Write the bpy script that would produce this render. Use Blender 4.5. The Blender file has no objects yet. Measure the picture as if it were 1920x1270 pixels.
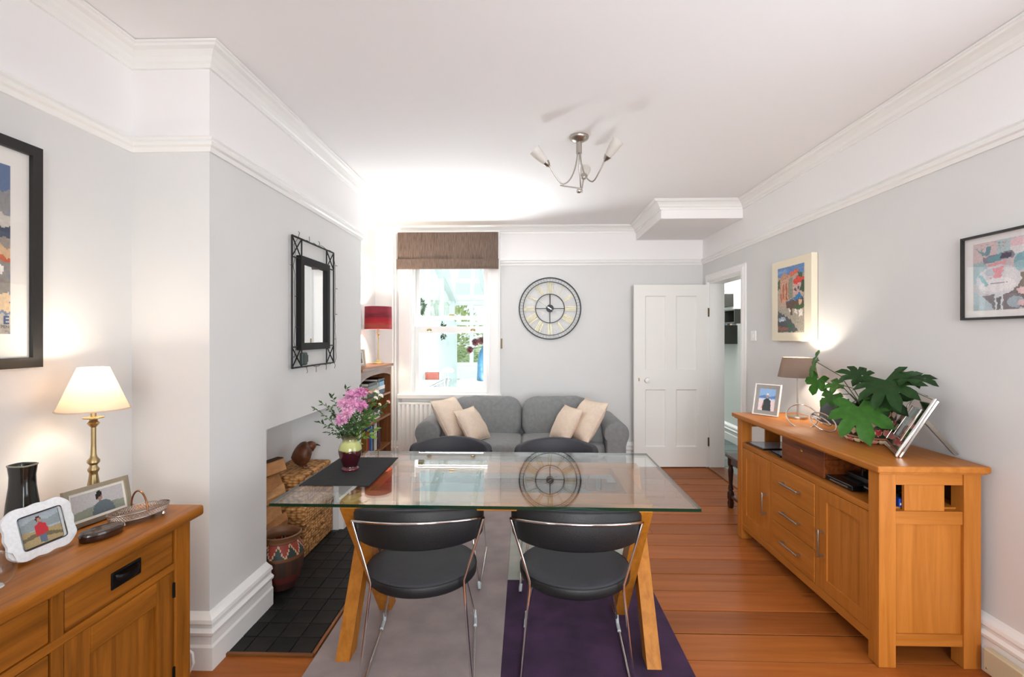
import bpy, bmesh, math, random
from math import sin, cos, pi, radians, sqrt, atan2, exp
from mathutils import Vector, Matrix, noise as mnoise
random.seed(7)
SC = bpy.context.scene
COL = SC.collection

def C(h, k=1.0):
    h = h.lstrip('#')
    v = [int(h[i:i+2], 16)/255 for i in (0, 2, 4)]
    return tuple((c/12.92 if c <= .04045 else ((c+.055)/1.055)**2.4)*k for c in v)

# ------------------------------------------------------------------ camera
CAM_H = 1.39; FPX = 910.0
cd = bpy.data.cameras.new('camera'); cam = bpy.data.objects.new('camera', cd); COL.objects.link(cam)
cd.sensor_fit = 'HORIZONTAL'; cd.sensor_width = 36.0; cd.lens = 36.0*FPX/1920.0
cd.shift_x = 0.0; cd.shift_y = -5.0/1920.0
cd.clip_start = .05; cd.clip_end = 200
cam.location = (0, 0, CAM_H); cam.rotation_euler = (radians(90), 0, math.atan(25.0/FPX))
SC.camera = cam
# ------------------------------------------------------------------ world, added fill lamps, exposure
w = bpy.data.worlds.new('world'); SC.world = w; w.use_nodes = True
bg = w.node_tree.nodes['Background']; bg.inputs[0].default_value = (.90, .97, 1.0, 1); bg.inputs[1].default_value = .55
SC.view_settings.view_transform = 'Standard'; SC.view_settings.look = 'None'
SC.view_settings.gamma = 1.0; SC.view_settings.use_curve_mapping = False
SC.view_settings.exposure = 1.46
SC.cycles.diffuse_bounces = 6; SC.cycles.max_bounces = 14; SC.cycles.transparent_max_bounces = 16
def area(name, loc, rot, sx, sy, power, col=(1, 1, 1)):
    l = bpy.data.lights.new(name, 'AREA'); l.shape = 'RECTANGLE'; l.size = sx; l.size_y = sy; l.energy = power; l.color = col
    o = bpy.data.objects.new(name, l); COL.objects.link(o); o.location = loc; o.rotation_euler = rot
    return o
# fill lamp for daylight, in a rear window added unseen behind the camera
rw = area('fill_light_rear', (.62, -1.62, 1.55), (radians(90), 0, 0), 1.7, 1.7, 15, (.95, .975, 1.0)); rw.data.spread = radians(78)
# fill lamp in an added glazed door, right wall, outside the view
area('fill_light_right', (2.02, .80, 1.25), (0, radians(90), 0), 1.9, 1.5, 10, (.86, .94, 1.0))
# fill lamp at an added left-wall window that the camera never sees
lw = area('fill_light_left', (-1.74, -.55, 1.5), (0, radians(-90), 0), 1.4, 1.2, 8, (.97, .985, 1.0)); lw.data.spread = radians(120)
# hidden lamp added below the sill, standing in for conservatory floor bounce
cg = area('fill_light_floor_bounce', (-.80, 6.02, .38), (0, 0, 0), 1.5, .5, 84, (.97, .99, 1.0)); cg.data.spread = radians(110)
from mathutils import Vector as _V
cg.rotation_euler = (_V((.0, 4.2, 2.6))-_V(cg.location)).to_track_quat('-Z', 'Y').to_euler()
# ------------------------------------------------------------------ helpers
def empty(name, loc=(0, 0, 0), rz=0.0, parent=None):
    o = bpy.data.objects.new(name, None); COL.objects.link(o)
    o.empty_display_size = .05; o.location = loc; o.rotation_euler = (0, 0, rz); o.parent = parent
    return o
def tag(o, label=None, cat=None, group=None, kind=None):
    if label: o['label'] = label
    if cat: o['category'] = cat
    if group: o['group'] = group
    if kind: o['kind'] = kind
    return o
def thing(name, label, cat, loc=(0, 0, 0), rz=0.0, group=None):
    return tag(empty(name, loc, rz), label, cat, group)
def copy_tree(o, parent=None):
    c = o.copy(); COL.objects.link(c); c.parent = parent
    for ch in list(o.children): copy_tree(ch, c)
    return c

class B:
    """collects shapes into one bmesh and links it as ONE mesh object"""
    def __init__(s): s.bm = bmesh.new()
    def box(s, x0, x1, y0, y1, z0, z1, bev=0.0, seg=2):
        r = bmesh.ops.create_cube(s.bm, size=1.0); vs = r['verts']
        for v in vs:
            v.co = Vector(((x0+x1)/2+v.co.x*(x1-x0), (y0+y1)/2+v.co.y*(y1-y0), (z0+z1)/2+v.co.z*(z1-z0)))
        if bev > 0:
            es = list({e for v in vs for e in v.link_edges})
            bmesh.ops.bevel(s.bm, geom=es, offset=bev, segments=seg, affect='EDGES', profile=.5)
        return s
    def loft(s, rings, cap=True, closed=True, loop=False):
        vr = [[s.bm.verts.new(p) for p in r] for r in rings]
        n = len(vr[0]); m = len(vr)
        for i in range(m if loop else m-1):
            a, b = vr[i], vr[(i+1) % m]
            for j in range(n if closed else n-1):
                k = (j+1) % n
                try: s.bm.faces.new((a[j], a[k], b[k], b[j]))
                except ValueError: pass
        if cap and closed and not loop:
            try:
                s.bm.faces.new(list(reversed(vr[0]))); s.bm.faces.new(vr[-1])
            except ValueError: pass
        return s
    def tube(s, pts, r, n=8, cap=True, loop=False):
        P = [Vector(p) for p in pts]; m = len(P); rings = []; up = None
        for i in range(m):
            if loop: d = (P[(i+1) % m]-P[i-1])
            else: d = P[min(i+1, m-1)]-P[max(i-1, 0)]
            if d.length < 1e-9: d = Vector((0, 0, 1))
            d.normalize()
            if up is None: up = d.orthogonal().normalized()
            else:
                up = up-d*up.dot(d)
                up = d.orthogonal().normalized() if up.length < 1e-6 else up.normalized()
            sd = d.cross(up); rr = r[i] if isinstance(r, (list, tuple)) else r
            rings.append([P[i]+(up*cos(2*pi*k/n)+sd*sin(2*pi*k/n))*rr for k in range(n)])
        return s.loft(rings, cap=cap, loop=loop)
    def lathe(s, prof, n=32, c=(0, 0, 0), sx=1.0, sy=1.0, cap=True):
        rings = [[Vector((c[0]+r*cos(2*pi*k/n)*sx, c[1]+r*sin(2*pi*k/n)*sy, c[2]+z)) for k in range(n)] for r, z in prof]
        return s.loft(rings, cap=cap)
    def prism(s, pts, axis, a, b):
        """extrude 2D polygon along axis ('x': pts=(y,z), 'y': pts=(x,z), 'z': pts=(x,y))"""
        f = {'x': lambda p, t: (t, p[0], p[1]), 'y': lambda p, t: (p[0], t, p[1]), 'z': lambda p, t: (p[0], p[1], t)}[axis]
        return s.loft([[f(p, a) for p in pts], [f(p, b) for p in pts]])
    def face(s, pts):
        s.bm.faces.new([s.bm.verts.new(p) for p in pts]); return s
    def sweep(s, prof, path, closed=False):
        """profile (outward, z) swept along 2D path, outward = left of travel, mitred"""
        P = [Vector(p) for p in path]; n = len(P); rings = []
        for i in range(n):
            def nrm(a, b):
                d = (b-a).normalized(); return Vector((-d.y, d.x))
            if closed: n1, n2 = nrm(P[i-1], P[i]), nrm(P[i], P[(i+1) % n])
            elif i == 0: n1 = n2 = nrm(P[0], P[1])
            elif i == n-1: n1 = n2 = nrm(P[-2], P[-1])
            else: n1, n2 = nrm(P[i-1], P[i]), nrm(P[i], P[i+1])
            m = (n1+n2)/(1+n1.dot(n2))
            rings.append([(P[i].x+m.x*o, P[i].y+m.y*o, z) for o, z in prof])
        return s.loft(rings, loop=closed)
    def wall(s, us, vs, holes, t0, t1, f):
        """panel on grid lines us x vs, minus cells whose centre lies in a hole, extruded t0..t1; f(u,v,t)->xyz"""
        us = sorted(set(us) | {h[i] for h in holes for i in (0, 1)}); vs = sorted(set(vs) | {h[i] for h in holes for i in (2, 3)})
        cell = {}
        for i in range(len(us)-1):
            for j in range(len(vs)-1):
                cu, cv = (us[i]+us[i+1])/2, (vs[j]+vs[j+1])/2
                cell[i, j] = not any(h[0] < cu < h[1] and h[2] < cv < h[3] for h in holes)
        V = {}
        def vt(i, j, k):
            if (i, j, k) not in V: V[i, j, k] = s.bm.verts.new(f(us[i], vs[j], (t0, t1)[k]))
            return V[i, j, k]
        for (i, j), ok in cell.items():
            if not ok: continue
            s.bm.faces.new((vt(i, j, 0), vt(i+1, j, 0), vt(i+1, j+1, 0), vt(i, j+1, 0)))
            s.bm.faces.new((vt(i, j, 1), vt(i, j+1, 1), vt(i+1, j+1, 1), vt(i+1, j, 1)))
            for di, dj, a, b in ((-1, 0, (0, 0), (0, 1)), (1, 0, (1, 0), (1, 1)), (0, -1, (0, 0), (1, 0)), (0, 1, (0, 1), (1, 1))):
                if not cell.get((i+di, j+dj), False):
                    p, q = (i+a[0], j+a[1]), (i+b[0], j+b[1])
                    s.bm.faces.new((vt(*p, 0), vt(*q, 0), vt(*q, 1), vt(*p, 1)))
        return s
    def xf(s, m):
        bmesh.ops.transform(s.bm, matrix=m, verts=s.bm.verts); return s
    def mesh(s, name, mat, smooth=None):
        bmesh.ops.recalc_face_normals(s.bm, faces=s.bm.faces)
        me = bpy.data.meshes.new(name); s.bm.to_mesh(me); s.bm.free()
        for m in (mat if isinstance(mat, (list, tuple)) else [mat]): me.materials.append(m)
        if smooth is not None:
            for p in me.polygons: p.use_smooth = True
            me.set_sharp_from_angle(angle=radians(smooth))
        return me
    def obj(s, name, mat, parent=None, smooth=None, loc=(0, 0, 0), rot=(0, 0, 0)):
        return link(name, s.mesh(name, mat, smooth), parent, loc, rot)
def link(name, me, parent=None, loc=(0, 0, 0), rot=(0, 0, 0)):
    o = bpy.data.objects.new(name, me); COL.objects.link(o); o.parent = parent; o.location = loc; o.rotation_euler = rot
    return o
def struct(o, label=None): return tag(o, label, None, None, 'structure')

# ------------------------------------------------------------------ materials
MATS = {}
def nt(name):
    m = bpy.data.materials.new(name); m.use_nodes = True; t = m.node_tree
    return m, t, t.nodes['Principled BSDF']
def N(t, typ, **kw):
    n = t.nodes.new(typ)
    for k, v in kw.items():
        if k.startswith('i_'):
            n.inputs[k[2:]].default_value = v
        else: setattr(n, k, v)
    return n
def M(name, col, rough=.5, metal=0.0, noise=None, bump=None, coat=0.0, spec=None, sheen=0.0, emis=None, stretch=None, sss=0):
    if name in MATS: return MATS[name]
    m, t, p = nt(name); MATS[name] = m
    col = C(col) if isinstance(col, str) else col
    p.inputs['Base Color'].default_value = (*col, 1); p.inputs['Roughness'].default_value = rough; p.inputs['Metallic'].default_value = metal
    if coat: p.inputs['Coat Weight'].default_value = coat; p.inputs['Coat Roughness'].default_value = .08
    if spec is not None: p.inputs['Specular IOR Level'].default_value = spec
    if sheen: p.inputs['Sheen Weight'].default_value = sheen
    if emis: p.inputs['Emission Color'].default_value = (*emis[0], 1); p.inputs['Emission Strength'].default_value = emis[1]
    if noise or bump:
        tc = N(t, 'ShaderNodeTexCoord'); mp = N(t, 'ShaderNodeMapping'); mp.inputs['Scale'].default_value = stretch or (1, 1, 1)
        t.links.new(tc.outputs['Object'], mp.inputs[0])
    if noise:
        sc, amt = noise[:2]; c2 = noise[2] if len(noise) > 2 else None
        nz = N(t, 'ShaderNodeTexNoise'); nz.inputs['Scale'].default_value = sc; nz.inputs['Detail'].default_value = 5
        t.links.new(mp.outputs[0], nz.inputs[0])
        r = N(t, 'ShaderNodeValToRGB'); e = r.color_ramp.elements
        e[0].position = .32; e[1].position = .68
        d = C(c2) if isinstance(c2, str) else (c2 or tuple(c*(1-amt) for c in col))
        e[0].color = (*d, 1); e[1].color = (*[min(1, c*(1+amt*.5)) for c in col], 1) if not c2 else (*col, 1)
        t.links.new(nz.outputs[0], r.inputs[0]); t.links.new(r.outputs[0], p.inputs['Base Color'])
    if bump:
        bz = N(t, 'ShaderNodeTexNoise'); bz.inputs['Scale'].default_value = bump[0]; bz.inputs['Detail'].default_value = 4
        t.links.new(mp.outputs[0], bz.inputs[0]); bp = N(t, 'ShaderNodeBump'); bp.inputs['Strength'].default_value = bump[1]; bp.inputs['Distance'].default_value = .01
        t.links.new(bz.outputs[0], bp.inputs['Height']); t.links.new(bp.outputs[0], p.inputs['Normal'])
    return m
def wood(name, c1, c2, axis='x', rough=.38, scale=1.0, knots=False, coat=.15, vary=.12):
    """grain runs along `axis` of object space; each object shifted and tinted by its own random number"""
    if name in MATS: return MATS[name]
    m, t, p = nt(name); MATS[name] = m
    tc = N(t, 'ShaderNodeTexCoord'); oi = N(t, 'ShaderNodeObjectInfo')
    cx = N(t, 'ShaderNodeVectorMath', operation='ADD'); cm = N(t, 'ShaderNodeCombineXYZ'); mu = N(t, 'ShaderNodeMath', operation='MULTIPLY'); mu.inputs[1].default_value = 37.0
    t.links.new(oi.outputs['Random'], mu.inputs[0])
    for i in range(3): t.links.new(mu.outputs[0], cm.inputs[i])
    t.links.new(tc.outputs['Object'], cx.inputs[0]); t.links.new(cm.outputs[0], cx.inputs[1])
    mp = N(t, 'ShaderNodeMapping'); st = {'x': (.9, 14, 14), 'y': (14, .9, 14), 'z': (14, 14, .9)}[axis]
    mp.inputs['Scale'].default_value = tuple(v*scale for v in st); t.links.new(cx.outputs[0], mp.inputs[0])
    nz = N(t, 'ShaderNodeTexNoise'); nz.inputs['Scale'].default_value = 2.6; nz.inputs['Detail'].default_value = 7; nz.inputs['Roughness'].default_value = .62; nz.inputs['Distortion'].default_value = .6
    t.links.new(mp.outputs[0], nz.inputs[0])
    r = N(t, 'ShaderNodeValToRGB'); e = r.color_ramp.elements; c1 = C(c1); c2 = C(c2)
    e[0].position = .30; e[0].color = (*c2, 1); e[1].position = .66; e[1].color = (*c1, 1)
    t.links.new(nz.outputs[0], r.inputs[0]); out = r.outputs[0]
    if knots:
        vm = N(t, 'ShaderNodeMapping'); vm.inputs['Scale'].default_value = {'x': (2.2, 5, 5), 'y': (5, 2.2, 5), 'z': (5, 5, 2.2)}[axis]
        t.links.new(cx.outputs[0], vm.inputs[0]); vo = N(t, 'ShaderNodeTexVoronoi'); vo.inputs['Scale'].default_value = 1.0; t.links.new(vm.outputs[0], vo.inputs[0])
        vr = N(t, 'ShaderNodeValToRGB'); ve = vr.color_ramp.elements; ve[0].position = .03; ve[0].color = (.18, .14, .12, 1); ve[1].position = .11; ve[1].color = (1, 1, 1, 1)
        t.links.new(vo.outputs['Distance'], vr.inputs[0]); mx = N(t, 'ShaderNodeMix', data_type='RGBA', blend_type='MULTIPLY'); mx.inputs[0].default_value = .8
        t.links.new(out, mx.inputs[6]); t.links.new(vr.outputs[0], mx.inputs[7]); out = mx.outputs[2]
    hs = N(t, 'ShaderNodeHueSaturation'); ma = N(t, 'ShaderNodeMapRange'); ma.inputs[3].default_value = 1-vary; ma.inputs[4].default_value = 1+vary
    t.links.new(oi.outputs['Random'], ma.inputs[0]); t.links.new(ma.outputs[0], hs.inputs['Value']); t.links.new(out, hs.inputs['Color'])
    t.links.new(hs.outputs[0], p.inputs['Base Color']); p.inputs['Roughness'].default_value = rough
    p.inputs['Coat Weight'].default_value = coat; p.inputs['Coat Roughness'].default_value = .25; p.inputs['Specular IOR Level'].default_value = .22
    bp = N(t, 'ShaderNodeBump'); bp.inputs['Strength'].default_value = .08; bp.inputs['Distance'].default_value = .004
    t.links.new(nz.outputs[0], bp.inputs['Height']); t.links.new(bp.outputs[0], p.inputs['Normal'])
    return m
def clear_glass(name, tint, gloss=1.0, ior=1.5, rough=0.0):
    """a clear sheet: tinted see-through plus Fresnel mirror"""
    if name in MATS: return MATS[name]
    m, t, p = nt(name); MATS[name] = m; t.nodes.remove(p); o = t.nodes['Material Output']
    tr = N(t, 'ShaderNodeBsdfTransparent'); tr.inputs[0].default_value = (*tint, 1); gl = N(t, 'ShaderNodeBsdfGlossy'); gl.inputs['Roughness'].default_value = rough
    gl.inputs[0].default_value = (gloss, gloss, gloss, 1)
    g = N(t, 'ShaderNodeNewGeometry'); dt = N(t, 'ShaderNodeVectorMath', operation='DOT_PRODUCT'); ab = N(t, 'ShaderNodeMath', operation='ABSOLUTE')
    sb = N(t, 'ShaderNodeMath', operation='SUBTRACT'); sb.inputs[0].default_value = 1.0; pw = N(t, 'ShaderNodeMath', operation='POWER'); pw.inputs[1].default_value = 5.0
    f0 = ((ior-1)/(ior+1))**2; mr = N(t, 'ShaderNodeMath', operation='MULTIPLY_ADD'); mr.inputs[1].default_value = 1-f0; mr.inputs[2].default_value = f0; mx = N(t, 'ShaderNodeMixShader')
    t.links.new(g.outputs['Normal'], dt.inputs[0]); t.links.new(g.outputs['Incoming'], dt.inputs[1]); t.links.new(dt.outputs['Value'], ab.inputs[0]); t.links.new(ab.outputs[0], sb.inputs[1])
    t.links.new(sb.outputs[0], pw.inputs[0]); t.links.new(pw.outputs[0], mr.inputs[0])
    t.links.new(mr.outputs[0], mx.inputs[0]); t.links.new(tr.outputs[0], mx.inputs[1]); t.links.new(gl.outputs[0], mx.inputs[2]); t.links.new(mx.outputs[0], o.inputs[0])
    return m
def fabric_shade(name, col, trans=.5):
    if name in MATS: return MATS[name]
    m, t, p = nt(name); MATS[name] = m; o = t.nodes['Material Output']; p.inputs['Base Color'].default_value = (*col, 1); p.inputs['Roughness'].default_value = .9
    tl = N(t, 'ShaderNodeBsdfTranslucent'); tl.inputs[0].default_value = (*col, 1); mx = N(t, 'ShaderNodeMixShader'); mx.inputs[0].default_value = trans
    t.links.new(p.outputs[0], mx.inputs[1]); t.links.new(tl.outputs[0], mx.inputs[2]); t.links.new(mx.outputs[0], o.inputs[0])
    return m
def print_mat(name='flat_print', rough=.5):
    if name in MATS: return MATS[name]
    m, t, p = nt(name); MATS[name] = m; a = N(t, 'ShaderNodeVertexColor'); a.layer_name = 'Col'
    t.links.new(a.outputs[0], p.inputs['Base Color']); p.inputs['Roughness'].default_value = rough
    return m
def paint(me, fn):
    """fn(co) -> linear rgb, stored per face"""
    ca = me.color_attributes.new('Col', 'FLOAT_COLOR', 'CORNER')
    for p in me.polygons:
        c = fn(p.center)
        for li in p.loop_indices: ca.data[li].color = (*c, 1)
def picture(name, wd, ht, nx, ny, fn, parent, loc, rot=(0, 0, 0), rough=.5):
    """flat print in local XZ plane facing -Y, lower-left at origin; fn(u,v)->rgb"""
    me = bpy.data.meshes.new(name); vs = [(wd*i/nx, 0, ht*j/ny) for j in range(ny+1) for i in range(nx+1)]
    fs = [(j*(nx+1)+i, j*(nx+1)+i+1, (j+1)*(nx+1)+i+1, (j+1)*(nx+1)+i) for j in range(ny) for i in range(nx)]
    me.from_pydata(vs, [], fs); me.materials.append(print_mat('flat_print_%d' % int(rough*100), rough))
    paint(me, lambda c: fn(c.x/wd, c.z/ht))
    return link(name, me, parent, loc, rot)
def inpoly(x, y, P):
    r = False; j = len(P)-1
    for i in range(len(P)):
        if (P[i][1] > y) != (P[j][1] > y) and x < (P[j][0]-P[i][0])*(y-P[i][1])/(P[j][1]-P[i][1])+P[i][0]: r = not r
        j = i
    return r
def painter(bgc, shapes, jit=.02, var=.12, sc=18):
    """painterly flat print from polygons/ellipses drawn in order"""
    bgc = C(bgc); S = [(k, C(c), g) for k, c, g in shapes]
    def fn(u, v):
        a = mnoise.noise((u*sc, v*sc, 1.3)); b = mnoise.noise((u*sc, v*sc, 7.7))
        x, y = u+a*jit, v+b*jit; c = bgc
        for k, cc, g in S:
            if k == 'p': hit = inpoly(x, y, g)
            elif k == 'e': hit = ((x-g[0])/g[2])**2+((y-g[1])/g[3])**2 < 1
            else: hit = g[0] < x < g[2] and g[1] < y < g[3]
            if hit: c = cc
        k = 1+var*mnoise.noise((u*sc*2.3, v*sc*2.3, 3.1))*2
        return tuple(max(0, min(1, q*k)) for q in c)
    return fn

m_wall = M('wall_paint_grey', '#dfdfde', .75, noise=(3, .015), bump=(60, .02))
m_white = M('wall_paint_white', '#f4f2f2', .7, bump=(50, .015))
m_ceil = M('ceiling_paint', '#f4f3f4', .8)
m_gloss = M('white_gloss_paint', '#f2f1ef', .32)
m_door = M('door_paint', '#f2f0ec', .38)
m_black = M('black_metal', '#161414', .45, .3)
m_chrome = M('chrome', '#e2dedb', .09, 1.0)
m_steel = M('brushed_steel', '#b8b2aa', .3, 1.0)
m_brass = M('antique_brass', '#b09a70', .36, 1.0)
m_hall = M('hall_paint', '#d8dbd8', .75)
# ================================================================== ROOM SHELL
XL, XR, YB, YR, ZC = -1.667, 1.935, 5.35, -1.5, 2.60        # left, right, back, rear (behind camera), ceiling
XC, YC0, YC1 = -1.332, 2.012, 3.90                           # chimney breast face and its two ends
OP0, OP1, OPZ = 2.462, 3.43, .907                            # fireplace opening
DR0, DR1, DRZ = 4.36, 5.17, 1.965                           # doorway in right wall
RAILZ = 2.195

fl = struct(B().box(XL-.3, XR+.15, YR-.3, YB+.05, -.14, -.0045).obj('floor', M('under_floor', '#120a06', .95)))
board_mats = [wood('floor_pine_%d' % i, a, b, 'x', .42, .55, True, .04, .13) for i, (a, b) in enumerate((('#b0652c', '#98541e'), ('#a85f2a', '#8f4d1c'), ('#a05a28', '#86481a')))]
random.seed(3)
y = 2.10-.19*19; k = 0
while y < YB:
    y1 = min(y+.19, YB); cuts = [XL-.0]; x = XL+random.uniform(.9, 2.6)
    while x < XR-.4: cuts.append(x); x += random.uniform(1.6, 2.8)
    cuts.append(XR)
    if y1 > YR:
        for a, b in zip(cuts, cuts[1:]):
            dz = random.uniform(-.0015, .0015)
            B().box(a+.0012, b-.0012, y+.0040, y1-.0040, -.006, dz, .0012, 1).obj('floor_board', board_mats[k % 3], fl); k += 1
    y += .19
struct(B().box(XL-.3, XR+.15, YR-.3, YB+.35, ZC, ZC+.12).obj('ceiling', m_ceil))
# walls (grey below the picture rail, white frieze above it)
def two_tone(bm_fn, name):
    o = bm_fn()
    return struct(o)
FR = lambda u, v, t: (u, t, v)      # wall in XZ
SD = lambda u, v, t: (t, u, v)      # wall in YZ
WX0, WX1, WZ0, WZ1 = -1.264, -.394, .745, 2.47               # window opening
def wall_obj(name, us, holes, t0, t1, f, z0=0, zs=RAILZ, z1=ZC):
    o = B().wall(us, [z0, zs, z1], holes, t0, t1, f).obj(name, [m_wall, m_white])
    for p in o.data.polygons:
        if p.center.z > zs: p.material_index = 1
    return struct(o)
wall_obj('wall_back', [XL-.3, XR+.15], [(WX0, WX1, WZ0, WZ1)], YB, YB+.26, FR)
wall_obj('wall_left', [YR-.3, YB], [(-1.17, .07, .78, 2.16)], XL-.3, XL, SD)
wall_obj('wall_right', [YR-.3, YB], [(DR0, DR1, -.02, DRZ), (.02, 1.6, .28, 2.15)], XR, XR+.14, SD, z0=-.02)
wall_obj('wall_rear', [XL, XR], [(-.37, 1.47, .65, 2.42)], YR-.2, YR, FR)
wall_obj('wall_chimney', [YC0, YC1], [(OP0, OP1, -.02, OPZ)], XL, XC, SD, z0=-.02)
# frame for the added rear window, out of view behind the camera
wr = struct(B().wall([-.37, 1.47], [.65, 2.42], [(-.30, .51, .72, 2.35), (.59, 1.40, .72, 2.35)], YR-.14, YR-.06, FR).obj('added_window_rear', m_gloss))

struct(B().wall([.02, 1.6], [.28, 2.15], [(.10, .77, .36, 2.07), (.85, 1.52, .36, 2.07)], XR+.03, XR+.08, SD).obj('added_window_right', m_gloss))  # frame of the added glazed door on the right, unseen
struct(B().wall([-1.17, .07], [.78, 2.16], [(-1.10, -.59, .85, 2.09), (-.51, .0, .85, 2.09)], XL-.06, XL-.01, SD).obj('added_window_left', m_gloss))  # frame round the added left window, never in view

crown = [(0, ZC-.085), (.012, ZC-.085), (.014, ZC-.068), (.022, ZC-.062), (.03, ZC-.045), (.048, ZC-.026), (.066, ZC-.02), (.070, ZC-.012), (.078, ZC-.010), (.08, ZC-.002), (0, ZC-.002)]
rail = [(0, RAILZ-.03), (.010, RAILZ-.03), (.014, RAILZ-.012), (.024, RAILZ-.006), (.028, RAILZ+.006), (.022, RAILZ+.016), (.030, RAILZ+.024), (.026, RAILZ+.032), (0, RAILZ+.034)]
skirt = [(0, 0), (.036, 0), (.036, .095), (.030, .105), (.028, .135), (.038, .146), (.040, .158), (.026, .170), (.026, .182), (.034, .192), (.030, .206), (.012, .218), (0, .228)]
SX0, SY0, SZ0 = 1.21, 4.366, 2.436                           # boxed-in soffit
room = [(XR, SY0), (SX0, SY0), (SX0, YB), (XL, YB), (XL, YC1), (XC, YC1), (XC, YC0), (XL, YC0), (XL, YR), (XR, YR)]
struct(B().sweep(crown, room, closed=True).obj('trim_1', m_gloss), 'white ceiling cornice')
struct(B().box(SX0, XR, SY0, YB, SZ0, ZC, .006).obj('trim_2', m_white), 'white boxed-in soffit in the ceiling corner')
struct(B().sweep(rail, [(-1.40, YB), (XL, YB), (XL, YC1), (XC, YC1), (XC, YC0), (XL, YC0), (XL, YR), (XR, YR), (XR, YB), (-.275, YB)]).obj('trim_3', m_gloss), 'white picture rail')
struct(B().sweep(skirt, [(XC, OP0), (XC, YC0), (XL, YC0), (XL, YR)]).obj('baseboard_left', m_gloss))
struct(B().sweep(skirt, [(XL, YC1), (XC, YC1), (XC, OP1)]).obj('baseboard_chimney', m_gloss))
struct(B().sweep(skirt, [(XR, YR), (XR, DR0-.08)]).obj('baseboard_right', m_gloss))
struct(B().sweep(skirt, [(XR, YB), (XL, YB), (XL, YC1)]).obj('baseboard_back', m_gloss))

# ---- hearth tiles
hearth = struct(B().box(XL, -.93, 2.085, 3.90, -.02, .004).obj('hearth', M('grout', '#4a4640', .9)))
hearth['label'] = 'black tiled hearth before the fireplace'
tile_m = [M('black_quarry_tile_%d' % i, c, .55, noise=(9, .5), bump=(25, .06), spec=.22) for i, c in enumerate(('#1d1b1a', '#191818', '#221e1c'))]
tw, td = .1005, .1085; n = 0
tme = [B().box(-tw/2+.0018, tw/2-.0018, -td/2+.0018, td/2-.0018, -.004, .006, .0018, 1).mesh('hearth_tile', m) for m in tile_m]
for j in range(17):
    yy = 2.085+td*(j+.5)
    if yy+td/2 > 3.93: break
    for i in range(8):
        xx = -.93-tw*(i+.5)
        if xx-tw/2 < -1.34 and not (OP0-.02 < yy-td/2 and yy+td/2 < OP1+.02): continue
        if xx-tw/2 < XL: continue
        link('hearth_tile', tme[n % 3], hearth, (xx, yy, .004+random.uniform(-.0006, .0006)), (0, 0, random.uniform(-.006, .006))); n += 1
tr = M('hearth_trim_oak', '#8a5a30', .5)
B().box(-1.30, -.915, 2.066, 2.083, -.004, .014, .003).obj('edge_strip', wood('strip_oak', '#8f5c30', '#6a4020', 'x'), hearth)
B().box(-.928, -.913, 2.084, 3.905, -.004, .014, .003).obj('edge_strip', wood('strip_oak_y', '#8f5c30', '#6a4020', 'y'), hearth)

# ---- door (four panels) swung back against the far wall
d1 = empty('door_1', (1.918, 5.155, .012), radians(1.5)); struct(d1, 'white four-panel door standing open')
DW, DH = .775, 1.915
cuts = [(-DW+.115, -DW/2-.052, .21, .815), (-DW/2+.052, -.115, .21, .815), (-DW+.115, -DW/2-.052, 1.02, 1.80), (-DW/2+.052, -.115, 1.02, 1.80)]
B().wall([-DW, 0], [0, DH], cuts, 0, .04, FR).obj('door_leaf', m_door, d1)
for a, b, c, e in cuts:
    B().box(a-.004, b+.004, .014, .026, c-.004, e+.004).obj('panel', m_door, d1)
    fr = [(0, 0), (.012, 0), (.004, .010), (0, .013)]
    mb = B(); R_ = []
    for (px, pz, sx, sz) in ((a, c, 1, 1), (b, c, -1, 1), (b, e, -1, -1), (a, e, 1, -1)):
        R_.append([(px+sx*o, .014-h, pz+sz*o) for o, h in fr])
    mb.loft(R_, loop=True).obj('panel_moulding', m_door, d1)
kn = B().lathe([(.004, 0), (.024, .002), (.026, .006), (.010, .012), (.009, .03), (.022, .038), (.029, .05), (.027, .062), (.014, .07), (.002, .072)], 24)
kn.xf(Matrix.Rotation(radians(90), 4, 'X')); kn.obj('knob', M('china_knob', '#f4f2ee', .15, coat=.5), d1, 40, loc=(-DW+.128, 0, .915))
B().box(-DW+.045, -DW+.057, -.003, .001, .90, .935, .002).obj('keyhole_plate', m_brass, d1)
for z in (.22, 1.58): B().tube([(.004, -.006, z), (.004, -.006, z+.09)], .007, 10).obj('hinge', M('hinge_brass', '#6b5a42', .4, .9), d1)
# doorway lining and architrave
dl = B()
dl.wall([DR0-.005, DR1+.005], [-.02, DRZ+.005], [(DR0+.028, DR1-.028, -.03, DRZ-.028)], XR-.004, XR+.15, SD)
struct(dl.obj('trim_4', m_gloss), 'white door lining')
arch = [(0, 0), (.074, 0), (.078, .006), (.078, .012), (.070, .016), (.050, .018), (.044, .024), (.014, .026), (.008, .018), (0, .016)]
mb = B(); rings = []
y0, y1, zt = DR0+.012, DR1-.012, DRZ-.012
for (yy, zz, sy, sz) in ((y0, 0, -1, 0), (y0, zt, -1, 1), (y1, zt, 1, 1), (y1, 0, 1, 0)):
    rings.append([(XR-h, yy+sy*o, zz+sz*o) for o, h in arch])
struct(mb.loft(rings).obj('trim_5', m_gloss), 'white moulded door architrave')
struct(B().box(XR-.02, XR+.16, DR0, DR1, -.02, .012, .004).obj('threshold', wood('threshold_oak', '#8a5632', '#5f361c', 'y')), 'wooden door threshold')
kp = tag(B().box(XR+.005, XR+.03, DR0+.008, DR0+.030, .86, .96, .003).obj('door_keep', m_gloss), 'small white latch keep on the near door jamb', 'latch')

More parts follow.
